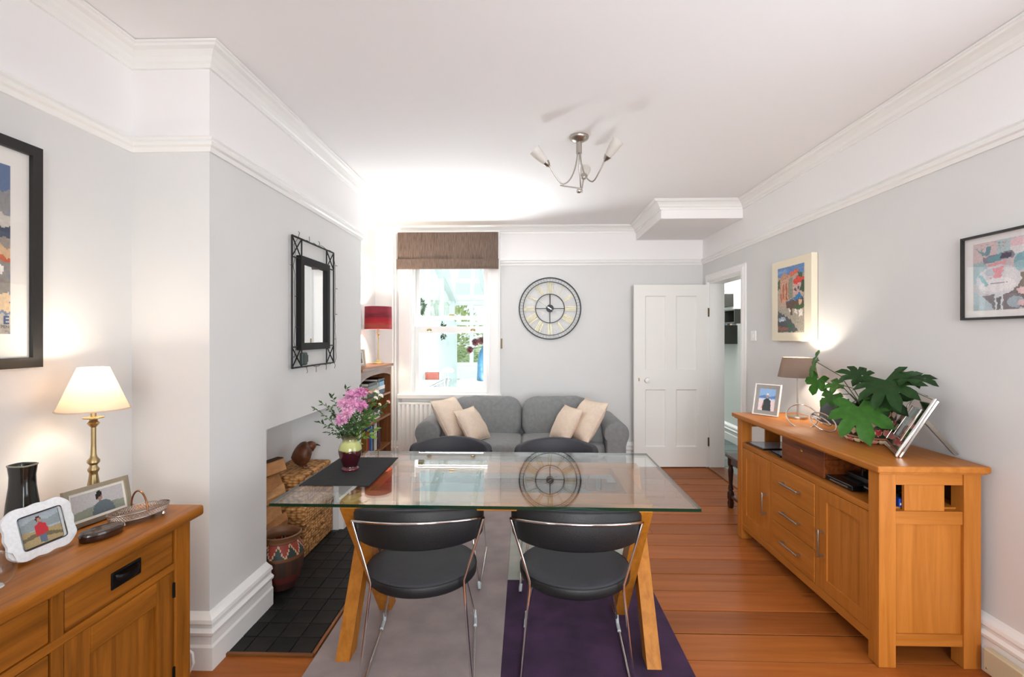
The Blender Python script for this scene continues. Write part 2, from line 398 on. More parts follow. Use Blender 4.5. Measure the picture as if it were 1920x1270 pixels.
# ---- hall beyond the doorway
struct(B().box(XR+.14, 2.9, 3.4, 9.5, -.12, -.012).obj('floor_hall', M('hall_grout', '#4f5a57', .8)))
fh = bpy.data.objects['floor_hall']; sl = [M('slate_%d' % i, c, .35, noise=(5, .35), bump=(14, .1)) for i, c in enumerate(('#5c6a68', '#4d5b5a', '#6a736e', '#56605c'))]
sm = [B().box(-.146, .146, -.146, .146, -.012, .002, .004, 1).mesh('slate_tile', m) for m in sl]
for i in range(3):
    for j in range(12): link('slate_tile', sm[(i*3+j*5) % 4], fh, (2.24+.3*i-.0, 4.45+.3*j+(i % 2)*.15, 0))
struct(B().box(2.72, 2.84, 3.4, 9.5, -.02, 2.6).obj('wall_hall', m_hall))
struct(B().box(XR+.14, 2.84, 9.0, 9.1, -.02, 2.6).obj('wall_hall_end', m_hall))
struct(B().box(XR+.13, 2.84, 3.3, 3.4, -.02, 2.6).obj('wall_hall_near', m_hall))
struct(B().box(XR+.13, 2.84, 3.3, 9.1, 2.6, 2.7).obj('ceiling_hall', m_ceil))
struct(B().box(XR+.02, XR+.14, YB+.26, 9.1, -.02, 2.6).obj('wall_hall_side', m_hall))
struct(B().sweep(skirt, [(2.72, 3.45), (2.72, 9.0)]).obj('baseboard_hall', m_gloss))
area('hall_fill_light', (2.35, 6.9, 2.5), (0, 0, 0), .5, 2.6, 20, (1.0, 1.0, .98))  # added fill lamp under the closed hall ceiling, brightens the hall

# ---- light switch
ls = thing('light_switch', 'white square light switch on the wall beside the doorway', 'light switch', (XR, 4.16, 1.39))
B().box(-.010, 0, -.043, .043, -.043, .043, .003).obj('plate', m_gloss, ls)
B().box(-.015, -.009, -.008, .008, -.014, .014, .002).obj('rocker', m_gloss, ls)

# ---- sash window in the far wall
w1 = empty('window_1', (0, YB, 0)); struct(w1, 'white painted sash window')
for (a, b, c, e) in ((WX0-.135, WX0+.012, WZ0-.0, WZ1+.07), (WX1-.012, WX1+.118, WZ0, WZ1+.07)):
    q = B().box(a, b, -.026, .0, c, e, .005); q.box(a+.018, b-.018, -.036, -.02, c, e, .004).obj('architrave', m_gloss, w1)
B().box(WX0-.135, WX1+.118, -.034, .0, WZ1-.01, WZ1+.075, .006).obj('head_architrave', m_gloss, w1)
B().box(WX0-.140, WX1+.142, -.085, .03, WZ0-.045, WZ0+.006, .008).obj('sill', m_gloss, w1)
B().box(WX0-.10, WX1+.10, -.03, .0, WZ0-.09, WZ0-.044, .006).obj('apron', m_gloss, w1)
B().wall([WX0, WX1], [WZ0, WZ1], [(WX0+.028, WX1-.028, WZ0+.02, WZ1-.028)], .03, .22, FR).obj('sash_box', m_gloss, w1)
pane = clear_glass('window_glass', (.97, .985, .985))
def sash(name, x0, x1, z0, z1, y0, st, bot, top):
    s_ = B().wall([x0, x1], [z0, z1], [(x0+st, x1-st, z0+bot, z1-top)], y0, y0+.036, FR).obj(name, m_gloss, w1)
    B().box(x0+st-.004, x1-st+.004, y0+.016, y0+.02, z0+bot-.004, z1-top+.004).obj('pane', pane, s_)
    return s_
lo = sash('lower_sash', WX0+.030, WX1-.030, WZ0+.02, 1.496, .05, .045, .05, .075)
up = sash('upper_sash', WX0+.030, WX1-.030, 1.575, WZ1-.03, .10, .042, .04, .05)
for px in (WX0+.19, WX1-.19):
    B().lathe([(.002, 0), (.028, .0), (.026, .010), (.012, .018), (.002, .02)], 16, sy=.6).xf(Matrix.Rotation(radians(90), 4, 'X')).obj('sash_lift', m_brass, lo, 40, loc=(px, .05, 1.455))
B().box(-.03, .03, -.02, .0, 0, .018, .006).obj('sash_catch', m_brass, up, loc=((WX0+WX1)/2, .10, 1.615))
B().tube([(WX1+.135, -.05, 1.25), (WX1+.135, -.05, 1.36)], .008, 8).obj('cord_cleat', m_brass, w1)
B().tube([(WX1+.137, -.05, 1.36), (WX1+.137, -.045, 2.1)], .0015, 5).obj('blind_cord', m_gloss, w1)
for i, x in enumerate((-1.432, -1.462)):
    tag(B().tube([(x, YB-.03, .10), (x, YB-.03, 2.52 if i == 0 else 2.45)], .011, 12).obj('heating_pipe', m_gloss, None, 40), ('white heating pipe right beside the window frame', 'white heating pipe in the corner, left of its twin')[i], 'pipe', 'heating pipes')

# roman blind
rb = thing('roman_blind', 'brown woven roman blind drawn up at the top of the sash window', 'blind', (0, YB-.05, 0))
blind_m = M('blind_weave', '#7d6a5e', .9, noise=(9, .3, '#5c4d45'), stretch=(16, 16, 1.2), bump=(200, .25))
def drape(x0, x1, z0, z1, y0, th, amp, seed):
    rings = []; nx = 26
    for i in range(nx+1):
        u = i/nx; x = x0+(x1-x0)*u; r = []
        pr = [(-th, z1), (-th*1.05, z1-(z1-z0)*.3), (-th*1.15, z1-(z1-z0)*.7), (-th*1.1, z0+.008), (-th*.6, z0), (-th*.1, z0+.006), (0, z0+.03), (0, z1)]
        for o, z in pr:
            wv = amp*mnoise.noise((u*4+seed, z*3, seed)); r.append((x+.004*mnoise.noise((z*6, u, seed)), y0+o+wv, z+(.006*mnoise.noise((u*3, seed, 2)) if z < z0+.05 else 0)))
        rings.append(r)
    return B().loft(rings)
drape(-1.396, -.296, 2.195, 2.52, 0, .03, .008, 1.0).obj('blind_panel', blind_m, rb, 60)
drape(-1.402, -.290, 2.115, 2.225, -.032, .022, .010, 4.0).obj('blind_fold', blind_m, rb, 60)

# radiator
rd = thing('radiator', 'white ribbed panel radiator under the sash window', 'radiator', (-.85, YB-.03, .10))
rings = []; nx = 22*6
for i in range(nx+1):
    x = -.54+1.08*i/nx; o = (.0, .0, .0, .005, .030, .005)[i % 6]
    rings.append([(x, -.062+o, .03), (x, -.066+o, .05), (x, -.066+o, .52), (x, -.062+o, .54), (x, -.03, .54), (x, -.03, .03)])
B().loft(rings).obj('rib_panel', m_gloss, rd, 50)
B().box(-.545, .545, -.06, -.02, .535, .560, .006).obj('top_rail', m_gloss, rd)
B().box(-.545, .545, -.06, -.02, .0, .03, .006).obj('bottom_rail', m_gloss, rd)
for x in (-.3, .3): B().box(x-.02, x+.02, -.032, .0, .1, .45).obj('bracket', m_gloss, rd)

# ---- conservatory outside the sash window
cw = M('conservatory_white', '#eef4f3', .6); cframe = M('conservatory_frame', '#eaf1f1', .4); skyglass = clear_glass('conservatory_glass', (.95, .98, .98))
struct(B().box(-3.2, 3.0, YB+.26, 10.6, -.2, -.03).obj('floor_conservatory', M('conservatory_floor', '#cfd3cf', .5)))
struct(B().box(-1.62, -1.45, YB+.26, 10.3, -.03, 1.63, .01).obj('wall_conservatory_left', cw))
struct(B().box(-1.62, XR, 10.3, 10.45, -.03, .75, .01).obj('wall_conservatory_end', cw))
struct(B().box(XR-.02, XR+.02, YB+.26, 10.45, -.03, 2.3).obj('wall_conservatory_right', cw))
RZ = lambda yy: 3.25-(yy-5.6)*.235                             # lean-to roof falling away from the house
sg = empty('window_2', (-1.535, 0, 0)); struct(sg, 'conservatory side glazing above the white wall')
B().box(-.05, .05, YB+.27, 10.3, 1.63, 1.69, .006).obj('sill_bar', cframe, sg)
ys = [5.64, 6.6, 7.6, 8.9, 10.25]
for yy in ys: B().box(-.035, .035, yy-.035, yy+.035, 1.69, RZ(yy)-.02, .004).obj('mullion', cframe, sg)
for a, b in zip(ys, ys[1:]): B().prism([(a+.03, 1.69), (b-.03, 1.69), (b-.03, RZ(b)-.02), (a+.03, RZ(a)-.02)], 'x', -.004, .004).obj('pane', skyglass, sg)
B().prism([(5.60, RZ(5.6)-.04), (10.35, RZ(10.35)-.04), (10.35, RZ(10.35)+.05), (5.60, RZ(5.6)+.05)], 'x', -.05, .05).obj('sloping_rail', cframe, sg)
eg = empty('window_4', (0, 10.37, 0)); struct(eg, 'conservatory end glazing facing the garden')
xs = [-1.58, -1.15, -.55, .15, .9, 1.9]
for x in xs: B().box(x-.04, x+.04, -.04, .04, .75, RZ(10.3)-.03, .005).obj('mullion', cframe, eg)
for z in (.75, 1.62, RZ(10.3)-.10): B().box(-1.62, 1.95, -.045, .045, z, z+.07, .005).obj('transom', cframe, eg)
for a, b in zip(xs, xs[1:]): B().box(a+.035, b-.035, -.003, .003, .81, RZ(10.3)-.09).obj('pane', skyglass, eg)
rg = empty('roof_conservatory', (0, 0, 0)); struct(rg, 'glazed lean-to conservatory roof')
for x in (-1.5, -.82, -.14, .54, 1.22, 1.9):
    B().prism([(5.60, RZ(5.6)-.03), (10.45, RZ(10.45)-.03), (10.45, RZ(10.45)+.06), (5.60, RZ(5.6)+.06)], 'x', x-.035, x+.035).obj('rafter', cframe, rg)
for a, b in zip((-1.5, -.82, -.14, .54, 1.22), (-.82, -.14, .54, 1.22, 1.9)):
    B().prism([(5.62, RZ(5.62)+.02), (10.45, RZ(10.45)+.02), (10.45, RZ(10.45)+.03), (5.62, RZ(5.62)+.03)], 'x', a+.03, b-.03).obj('roof_pane', skyglass, rg)
B().box(-1.6, 1.95, 5.60, 5.68, 3.1, 3.32).obj('wall_plate', cframe, rg)
struct(B().box(-30, 30, 10.45, 60, -.6, -.05).obj('ground_garden', M('lawn', '#7d9a48', .9, noise=(3, .4))))
# ================================================================== LARGE FURNITURE
oak = {a: wood('table_oak_'+a, '#b87628', '#9a5c18', a, .45, .9, False, .02, .05) for a in 'xyz'}
side = {a: wood('sideboard_oak_'+a, '#bd7630', '#a5621f', a, .42, .8, False, .04, .04) for a in 'xyz'}
rust = {a: wood('rustic_oak_'+a, '#a8651e', '#70400c', a, .38, .75, False, .06, .05) for a in 'xyz'}

# ---- rug: taupe, pale grey and purple blocks
rug = thing('area_rug', 'wool rug in taupe, pale grey and deep purple blocks under the dining table', 'rug', (0, 0, .0016))
def rug_mat(n, c, d): return M(n, c, .95, noise=(7, .2, d), bump=(350, .5))
B().box(-.905, -.10, .95, 3.85, 0, .011, .003, 1).obj('taupe_block', rug_mat('rug_taupe', '#a99b99', '#968a8a'), rug)
B().box(-.10, .69, 2.74, 3.85, 0, .011, .003, 1).obj('pale_grey_block', rug_mat('rug_pale', '#b9bab2', '#a5a8a0'), rug)
B().box(-.10, .69, .95, 2.74, 0, .011, .003, 1).obj('purple_block', rug_mat('rug_purple', '#46294c', '#2f1b36'), rug)

# ---- glass dining table, oak trestle
TZ = .75
tb = thing('dining_table', 'rectangular glass-topped dining table on a crossed oak trestle frame', 'table', (-.16, 2.245, .013), radians(-.55))
tg = B().box(-.815, .815, -.425, .425, TZ-.025, TZ-.013, .0)
gl = tg.obj('glass_top', [clear_glass('table_glass', (.93, .955, .945), 1.0, 1.62), M('glass_edge_green', '#052a1c', .05, spec=.6)], tb)
for p in gl.data.polygons: p.material_index = 0 if abs(p.normal.z) > .5 else 1
T0 = TZ-.0265
fc = .042                                         # frame sits a little off the centre of the glass
B().box(fc-.616, fc+.616, -.345, -.215, T0-.034, T0, .003).obj('front_rail', oak['x'], tb)
B().box(fc-.683, fc+.683, .175, .275, T0-.034, T0, .003).obj('back_rail', oak['x'], tb)
for sx in (-1, 1):
    x0, x1 = sorted((fc+sx*.54, fc+sx*.612))
    B().box(x0, x1, -.215, .175, T0-.034, T0, .003).obj('end_rail', oak['y'], tb)
def slant(x0, x1, ya, za, yb, zb, dep):
    h = dep/2
    B().prism([(ya-h, za), (ya+h, za), (yb+h, zb), (yb-h, zb)], 'x', x0, x1).obj('leg', oak['z'], tb)
for sx in (-1, 1):
    x0, x1 = sorted((fc+sx*.623, fc+sx*.683)); slant(x0, x1, -.180, .0, .225, T0-.034, .085)
    x0, x1 = sorted((fc+sx*.556, fc+sx*.616)); slant(x0, x1, -.300, T0-.034, .21, .0, .085)

# ---- chrome and leather dining chairs
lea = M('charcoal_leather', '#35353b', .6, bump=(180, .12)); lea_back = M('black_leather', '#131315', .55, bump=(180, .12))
rubber = M('clear_foot', '#b9c0c4', .2, spec=.6)
def make_chair():
    t = empty('dining_chair')
    # seat: round upholstered disc, local origin under seat centre, sitter faces +Y
    prof = [(.005, .378), (.190, .378), (.216, .382), (.226, .392), (.228, .418), (.223, .429), (.208, .435), (.16, .4375), (.08, .436), (.004, .435)]
    st = B().lathe(prof, 48, (0, .0, 0), 1.0, .96)
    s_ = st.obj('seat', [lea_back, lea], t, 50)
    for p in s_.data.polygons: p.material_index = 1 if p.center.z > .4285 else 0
    B().tube([(.2245*cos(2*pi*k/48), .2245*.96*sin(2*pi*k/48), .4275) for k in range(48)], .0022, 6, loop=True).obj('seat_piping', lea_back, t, 60)
    # crescent backrest
    R0, fm = .300, radians(56); rings = []; nphi = 40; by = .078
    for i in range(nphi+1):
        q = -1+2*i/nphi; ph = q*fm
        e = max(.0, 1-abs(q)**22)**.5
        zt = .727-.042*q*q; zb = .572-.002*q*q
        mid = (zt+zb)/2+.012*abs(q)**6; hh = (zt-zb)/2*max(.50, e)
        th = .022*max(.45, e); ring = []
        for a, bz in ((-1, -.88), (-.6, -1), (.6, -1), (1, -.88), (1.08, 0), (1, .88), (.72, 1), (-.72, 1), (-1, .88), (-1.0, 0)):
            z = mid+hh*bz; r = R0+a*th+.06*(z-.66)
            ring.append((r*sin(ph), by-r*cos(ph), z))
        rings.append(ring)
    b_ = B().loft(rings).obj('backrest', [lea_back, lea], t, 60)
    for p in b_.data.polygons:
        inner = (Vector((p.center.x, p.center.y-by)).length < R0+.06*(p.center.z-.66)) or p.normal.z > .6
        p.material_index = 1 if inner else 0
    bar = []
    for i in range(25):
        q = -1+2*i/24; ph = q*fm*.905; r = R0+.0315
        bar.append((r*sin(ph), by-r*cos(ph), .684-.028*q*q))
    B().tube(bar, .0055, 8).obj('back_rail', m_chrome, t, 60)
    for s in (-1, 1):
        e = bar[-1] if s > 0 else bar[0]
        pts = [e, (s*.180, -.160, .425), (s*.180, -.163, .400), (s*.214, -.222, .02), (s*.215, -.218, .010), (s*.216, -.205, .0065), (s*.218, .280, .0065), (s*.217, .292, .010), (s*.216, .295, .022), (s*.150, .16, .379)]
        B().tube(pts, .0055, 8).obj('side_frame', m_chrome, t, 60)
        B().tube([(s*.2175, .235, .0096), (s*.218, .283, .0096), (s*.2165, .295, .018), (s*.2135, .289, .05)], .0085, 8).obj('foot_cap', rubber, t, 60)
    return t
ch = make_chair()
for i, (x, y, a, lab) in enumerate(((-.432, 2.030, 5.0, 'black leather chair with chrome frame, near side of the table on the taupe rug'),
                                    (.205, 2.035, -3.0, 'black leather chair with chrome frame, near side of the table on the purple rug block'),
                                    (-.465, 2.905, 180, 'charcoal leather chair on the far side of the table, nearer the window'),
                                    (.190, 2.885, 180, 'charcoal leather chair on the far side of the table, nearer the door'))):
    c = ch if i == 0 else copy_tree(ch)
    c.location = (x, y, .013); c.rotation_euler = (0, 0, radians(a)); tag(c, lab, 'chair', 'dining chairs round the glass table')

# ---- long oak sideboard on the right wall
sb = thing('sideboard', 'light oak sideboard with open shelf, three drawers and two doors along the right wall', 'sideboard', (0, 0, 0))
fx, bx_, ya, yb, zt = 1.478, 1.895, 2.070, 3.425, .818
B().box(1.452, 1.908, 2.038, 3.462, zt+.006, .852, .006).obj('top', side['y'], sb)
B().box(1.466, 1.902, 2.050, 3.450, zt-.002, zt+.007, .003).obj('top_underlay', side['y'], sb)
for x0, x1 in ((fx, fx+.07), (bx_-.07, bx_)):
    for y0, y1 in ((ya, ya+.065), (yb-.065, yb)):
        B().box(x0, x1, y0, y1, .0015, zt, .003).obj('leg', side['z'], sb)
for yy in (ya+.006, yb-.04):                     # the two ends: rails, centre board, panel
    y0, y1 = yy, yy+.03
    B().box(fx+.07, bx_-.07, y0, y1, .765, zt, .002).obj('end_top_rail', side['x'], sb)
    B().box(fx+.07, bx_-.07, y0, y1, .600, .655, .002).obj('end_middle_rail', side['x'], sb)
    B().box(fx+.07, bx_-.07, y0, y1, .090, .140, .002).obj('end_bottom_rail', side['x'], sb)
    B().box(1.592 if yy < 3 else 1.655, 1.756, y0+.008, y1-.008, .655, .765).obj('end_board', side['z'], sb)
    B().box(fx+.07, bx_-.07, y0+.010, y1-.008, .140, .600).obj('end_panel', side['z'], sb)
B().box(fx+.012, bx_-.01, ya+.04, yb-.04, .640, .662).obj('shelf', side['y'], sb)
B().box(fx+.03, bx_-.01, ya+.04, yb-.04, .100, .120).obj('base_board', side['y'], sb)
B().box(bx_-.014, bx_-.006, ya+.065, yb-.085-.15, .10, .80).obj('back_panel', M('sideboard_back', '#4a3020', .7), sb)
B().box(fx+.004, fx+.03, ya+.065, yb-.065, .075, .118, .002).obj('bottom_rail', side['y'], sb)
B().box(fx+.004, fx+.03, ya+.065, yb-.065, .632, .6615, .002).obj('shelf_rail', side['y'], sb)
for y0, y1 in ((2.489, 2.528), (2.956, 2.991)):
    B().box(fx+.006, fx+.03, y0, y1, .118, .632, .002).obj('stile', side['z'], sb)
def cab_door(y0, y1, hy):
    d = B().wall([y0, y1], [.122, .630], [(y0+.055, y1-.055, .182, .570)], fx+.004, fx+.026, SD).obj('door', side['z'], sb)
    B().box(fx+.012, fx+.020, y0+.05, y1-.05, .177, .575).obj('door_panel', side['z'], d)
    B().box(fx-.026, fx-.018, hy-.006, hy+.006, .285, .425, .002).box(fx-.02, fx+.006, hy-.005, hy+.005, .290, .302).box(fx-.02, fx+.006, hy-.005, hy+.005, .408, .420).obj('handle', m_steel, d, 50)
cab_door(2.139, 2.487, 2.458); cab_door(2.993, 3.356, 3.030)
for i in range(3):
    z0 = .122+.1700*i
    dr = B().box(fx+.003, fx+.026, 2.531, 2.954, z0, z0+.167, .003).obj('drawer', side['y'], sb)
    B().box(fx-.026, fx-.018, 2.650, 2.830, z0+.078, z0+.090, .002).box(fx-.02, fx+.006, 2.655, 2.667, z0+.079, z0+.089).box(fx-.02, fx+.006, 2.813, 2.825, z0+.079, z0+.089).obj('handle', m_steel, dr, 50)

# ---- rustic oak sideboard, near left
rs = thing('oak_sideboard', 'dark golden rustic oak sideboard with iron cup handles in the near left alcove', 'sideboard', (0, 0, 0))
lx, ly0, ly1 = -1.205, .30, 1.715
tp = B().box(XL+.012, -1.178, ly0-.02, 1.752, .734, .772, .010, 3)
tp.obj('top', rust['y'], rs, 40)
B().box(XL+.02, lx-.02, ly1-.045, ly1-.012, .10, .734).obj('end_panel', rust['z'], rs)
B().box(XL+.02, XL+.03, ly0, ly1-.05, .08, .73).obj('back_panel', rust['y'], rs)
B().box(XL+.03, lx-.03, ly0, ly1-.05, .08, .10).obj('base_board', rust['y'], rs)
for y0, y1 in ((1.640, ly1), (ly0, ly0+.075)):
    for x0, x1 in ((lx-.075, lx), (XL+.02, XL+.09)):
        B().box(x0, x1, y0, y1, .0015, .734, .004).obj('leg', rust['z'], rs)
B().box(lx-.03, lx-.004, ly0+.075, 1.640, .724, .734).obj('top_rail', rust['y'], rs)
B().box(lx-.028, lx-.0025, ly0+.075, 1.640, .583, .607, .002).obj('middle_rail', rust['y'], rs)
B().box(lx-.028, lx-.0025, ly0+.075, 1.640, .08, .13, .002).obj('bottom_rail', rust['y'], rs)
for y0 in (1.206, .77): B().box(lx-.03, lx-.004, y0, y0+.034, .13, .724, .002).obj('stile', rust['z'], rs)
iron = M('black_iron', '#0d0c0c', .42, .5)
def cup_drawer(y0, y1, z0, z1):
    d = B().box(lx-.035, lx-.006, y0+.003, y1-.003, z0, z1, .006, 2).obj('drawer', rust['y'], rs, 40)
    cy, cz = (y0+y1)/2, (z0+z1)/2+.004
    h = B().box(lx-.007, lx-.002, cy-.055, cy+.055, cz-.025, cz+.025, .003)
    h.obj('handle_plate', iron, d)
    rr = []
    for i in range(9):
        a = pi*i/8; rr.append([(lx-.003+.020*sin(a)*f, cy-.042*cos(a)*1.0, cz+.016-.030*g*(.4+.6*sin(a))) for f, g in ((.3, 0), (1, .15), (1.05, .6), (.7, 1), (.55, .95), (.85, .55), (.8, .2), (.2, .1))])
    B().loft(rr).obj('handle_cup', iron, d, 50)
cup_drawer(1.240, 1.640, .608, .722); cup_drawer(.804, 1.206, .608, .722); cup_drawer(.375, .77, .608, .722)
for z0 in (.372, .14): cup_drawer(.804, 1.206, z0, z0+.208)
def rust_door(y0, y1):
    d = B().wall([y0, y1], [.132, .581], [(y0+.075, y1-.075, .205, .505)], lx-.032, lx-.006, SD).obj('door', rust['z'], rs)
    B().box(lx-.026, lx-.016, y0+.07, y1-.07, .20, .51).obj('door_panel', rust['z'], d)
    B().box(lx-.012, lx-.002, y0+.077, y1-.077, .506, .579, .003).obj('door_top_rail', rust['y'], d)
    for z in (.49, .2): B().tube([(lx-.004, y1+.001, z), (lx-.004, y1+.001, z+.05)], .005, 8).obj('hinge', iron, d)
rust_door(1.242, 1.636); rust_door(.377, .768)

# ---- sofa
grey = M('sofa_linen', '#858788', .95, noise=(30, .12), bump=(160, .25), sheen=.15)
def cushion(w_, d_, h_, pw=5.0, wr=.006, seed=0, n=18):
    """soft box centred at origin: superellipsoid with wrinkles"""
    rings = []
    sg = lambda a, p: (abs(a)**p)*(1 if a >= 0 else -1)
    for i in range(n+1):
        ph = -pi/2+pi*i/n; ring = []
        for j in range(n*2):
            th = 2*pi*j/(n*2)
            e = 2.0/pw; cz = sg(sin(ph), e*1.5); cr = max(1e-3, abs(cos(ph)))**(e*.9)
            x = w_/2*cr*sg(cos(th), e); y_ = d_/2*cr*sg(sin(th), e); z = h_/2*cz
            k = wr*(mnoise.noise((x*9+seed, y_*9, z*9))+.6*mnoise.noise((x*22+seed, y_*22, z*22)))
            nn = Vector((x/w_, y_/d_, z/h_)); nn.normalize()
            ring.append(Vector((x, y_, z))+nn*k)
        rings.append(ring)
    return B().loft(rings)
so = thing('sofa', 'grey linen two-seat sofa with rolled arms against the far wall', 'sofa', (-.035, 4.72, .0015))
B().box(-.80, .80, -.36, .36, .10, .27, .03, 3).obj('base', grey, so, 40)
B().box(-.80, .80, .22, .42, .10, .66, .05, 4).obj('back_frame', grey, so, 40)
for s in (-1, 1):
    prof = []
    for k in range(26):
        a = radians(-140+285*k/25); prof.append((s*(.845+.112*cos(a)), .505+.112*sin(a)))
    prof = [(s*.762, .08), (s*.935, .08), (s*.935, .40)]+[(s*(.852+.112*cos(radians(-30+230*k/22))), .508+.112*sin(radians(-30+230*k/22))) for k in range(23)]+[(s*.762, .46)]
    yy = [-.37, -.365, -.355, .30, .36, .385]; sc_ = [.90, .97, 1, 1, .97, .9]
    cx, cz = s*.852, .36
    B().loft([[(cx+(p[0]-cx)*k, y_, (cz+(p[1]-cz)*k) if p[1] > .1 else p[1]) for p in prof] for y_, k in zip(yy, sc_)]).obj('arm', grey, so, 50)
    B().tube([(s*.70, -.31, 0), (s*.70, -.31, .10)], .025, 12).obj('foot', m_black, so)
    B().tube([(s*.70, .35, 0), (s*.70, .35, .10)], .025, 12).obj('foot', m_black, so)
    cu = cushion(.77, .70, .17, 6, .006, 3+s); cu.obj('seat_cushion', grey, so, 80, loc=(s*.382, -.03, .345))
    bc = cushion(.70, .20, .42, 5, .010, 9+s); bc.obj('back_cushion', grey, so, 80, loc=(s*.352, .19, .565), rot=(radians(-12), 0, 0))
    cushion(.17, .50, .30, 5, .008, 5+s).obj('arm_cushion', grey, so, 80, loc=(s*.665, -.02, .505), rot=(0, radians(-14*s), 0))
cream = M('cream_cotton', '#e6d3c0', .9, noise=(40, .06), bump=(220, .2))
def pillow(wd, th, seed):
    n = 18; rings = []; V = []
    for sgn in (1, -1):
        g = []
        for i in range(n+1):
            row = []
            for j in range(n+1):
                u, v = -1+2*i/n, -1+2*j/n
                pin = 1-.07*(1-abs(u)**3)*0-.08*(cos(u*pi/2))*abs(v)**4-.08*(cos(v*pi/2))*abs(u)**4
                t = th/2*((1-abs(u)**2.6)*(1-abs(v)**2.6))**.55
                kx = wd/2*u*(1-.07*cos(v*pi/2)*abs(u)**4); kz = wd/2*v*(1-.07*cos(u*pi/2)*abs(v)**4)
                wv = .007*mnoise.noise((u*2.5+seed, v*2.5, sgn*2.0))*(1 if abs(u) < .99 and abs(v) < .99 else 0)
                row.append(Vector((kx, sgn*t+wv, kz)))
            g.append(row)
        V.append(g)
    b = B(); vm = {}
    def vt(s, i, j):
        edge = i in (0, n) or j in (0, n); key = (0 if edge else s, i, j)
        if key not in vm: vm[key] = b.bm.verts.new(V[s][i][j])
        return vm[key]
    for s in (0, 1):
        for i in range(n):
            for j in range(n):
                f = [vt(s, i, j), vt(s, i+1, j), vt(s, i+1, j+1), vt(s, i, j+1)]
                b.bm.faces.new(f)
    return b
for nm, wd, th, loc, rot, lab in (
        ('throw_cushion', .42, .17, (-.685, 4.55, .615), (-32, 0, 68), 'larger cream cushion leaning on the sofa back at the window end'),
        ('throw_cushion', .34, .14, (-.490, 4.48, .570), (-34, 0, 64), 'smaller cream cushion in front of the larger one at the window end of the sofa'),
        ('throw_cushion', .42, .17, (.560, 4.50, .610), (-32, 0, -68), 'larger cream cushion beside the sofa arm at the door end'),
        ('throw_cushion', .34, .13, (.375, 4.52, .575), (-30, 0, -66), 'smaller cream cushion at the door end of the sofa, left of its larger partner')):
    e = thing(nm, lab, 'cushion', loc); e.rotation_euler = tuple(radians(v) for v in rot)
    e.name = nm
    c = pillow(wd, th, random.random()*9).obj('cover', cream, e, 60)
    pts = []
    for k in range(48):
        a = k/12; i = int(a); f = a-i; c4 = [(-1, -1), (1, -1), (1, 1), (-1, 1), (-1, -1)]
        u = c4[i][0]*(1-f)+c4[i+1][0]*f; v = c4[i][1]*(1-f)+c4[i+1][1]*f
        pts.append((wd/2*u*(1-.07*cos(v*pi/2)*abs(u)**4), 0, wd/2*v*(1-.07*cos(u*pi/2)*abs(v)**4)))
    B().tube(pts, .004, 6, loop=True).obj('piping', cream, e, 60)
# ================================================================== LAMPS AND FITTINGS
def bulb(name, loc, power, col, r=.025):
    l = bpy.data.lights.new(name, 'POINT'); l.energy = power; l.color = col; l.shadow_soft_size = r
    o = bpy.data.objects.new(name, l); COL.objects.link(o); o.location = loc; return o
def shell(prof_out, th=.002, n=40, sx=1, sy=1):
    """open lampshade: outer profile [(r,z)..] bottom to top with a thin wall"""
    return B().loft([[Vector((r*cos(2*pi*k/n)*sx, r*sin(2*pi*k/n)*sy, z)) for k in range(n)] for r, z in prof_out+[(r-th, z) for r, z in reversed(prof_out)]], loop=True)
def spider(parent, r, z, mat):
    for k in range(3):
        a = 2*pi*k/3
        B().tube([(0, 0, z), (r*cos(a), r*sin(a), z)], .0015, 5).obj('shade_ring_arm', mat, parent)
# cream lamp on the near sideboard
lamp1 = thing('table_lamp', 'lit cream cone-shade table lamp on a turned brass stem, near left sideboard', 'lamp', (-1.500, 1.646, .7725))
B().lathe([(.045, 0), (.047, .008), (.042, .016), (.026, .024), (.018, .032), (.0155, .04)], 32).obj('base', m_brass, lamp1, 40)
st = [(.0155, .04), (.019, .06), (.021, .08), (.016, .11), (.0125, .135), (.012, .142), (.0165, .150), (.0165, .156), (.011, .164), (.011, .170), (.018, .178), (.018, .186), (.0105, .196), (.0085, .206), (.0075, .24), (.0075, .30), (.011, .304), (.018, .314), (.011, .324), (.012, .328), (.030, .332), (.030, .335), (.008, .337), (.008, .39)]
B().lathe(st, 24).obj('stem', m_brass, lamp1, 40)
cream_sh = fabric_shade('cream_shade', C('#f3e6d6'), .45)
sh = shell([(.101, .362), (.099, .366), (.044, .508)], .002).obj('shade', cream_sh, lamp1, 40)
B().tube([(.102*cos(a*pi/20), .102*sin(a*pi/20), .363) for a in range(40)], .0025, 6, loop=True).obj('shade_trim', cream_sh, sh, 60)
spider(lamp1, .050, .49, m_brass)
B().lathe([(.004, .385), (.012, .39), (.013, .43), (.024, .458), (.022, .480), (.006, .494)], 16).obj('bulb_glass', M('bulb_warm', '#fff1d8', .3, emis=((1, .78, .5), 6)), lamp1, 60)
bulb('lamp_light_cream', (-1.500, 1.646, .7725+.472), 5.5, (1.0, .88, .72), .03)
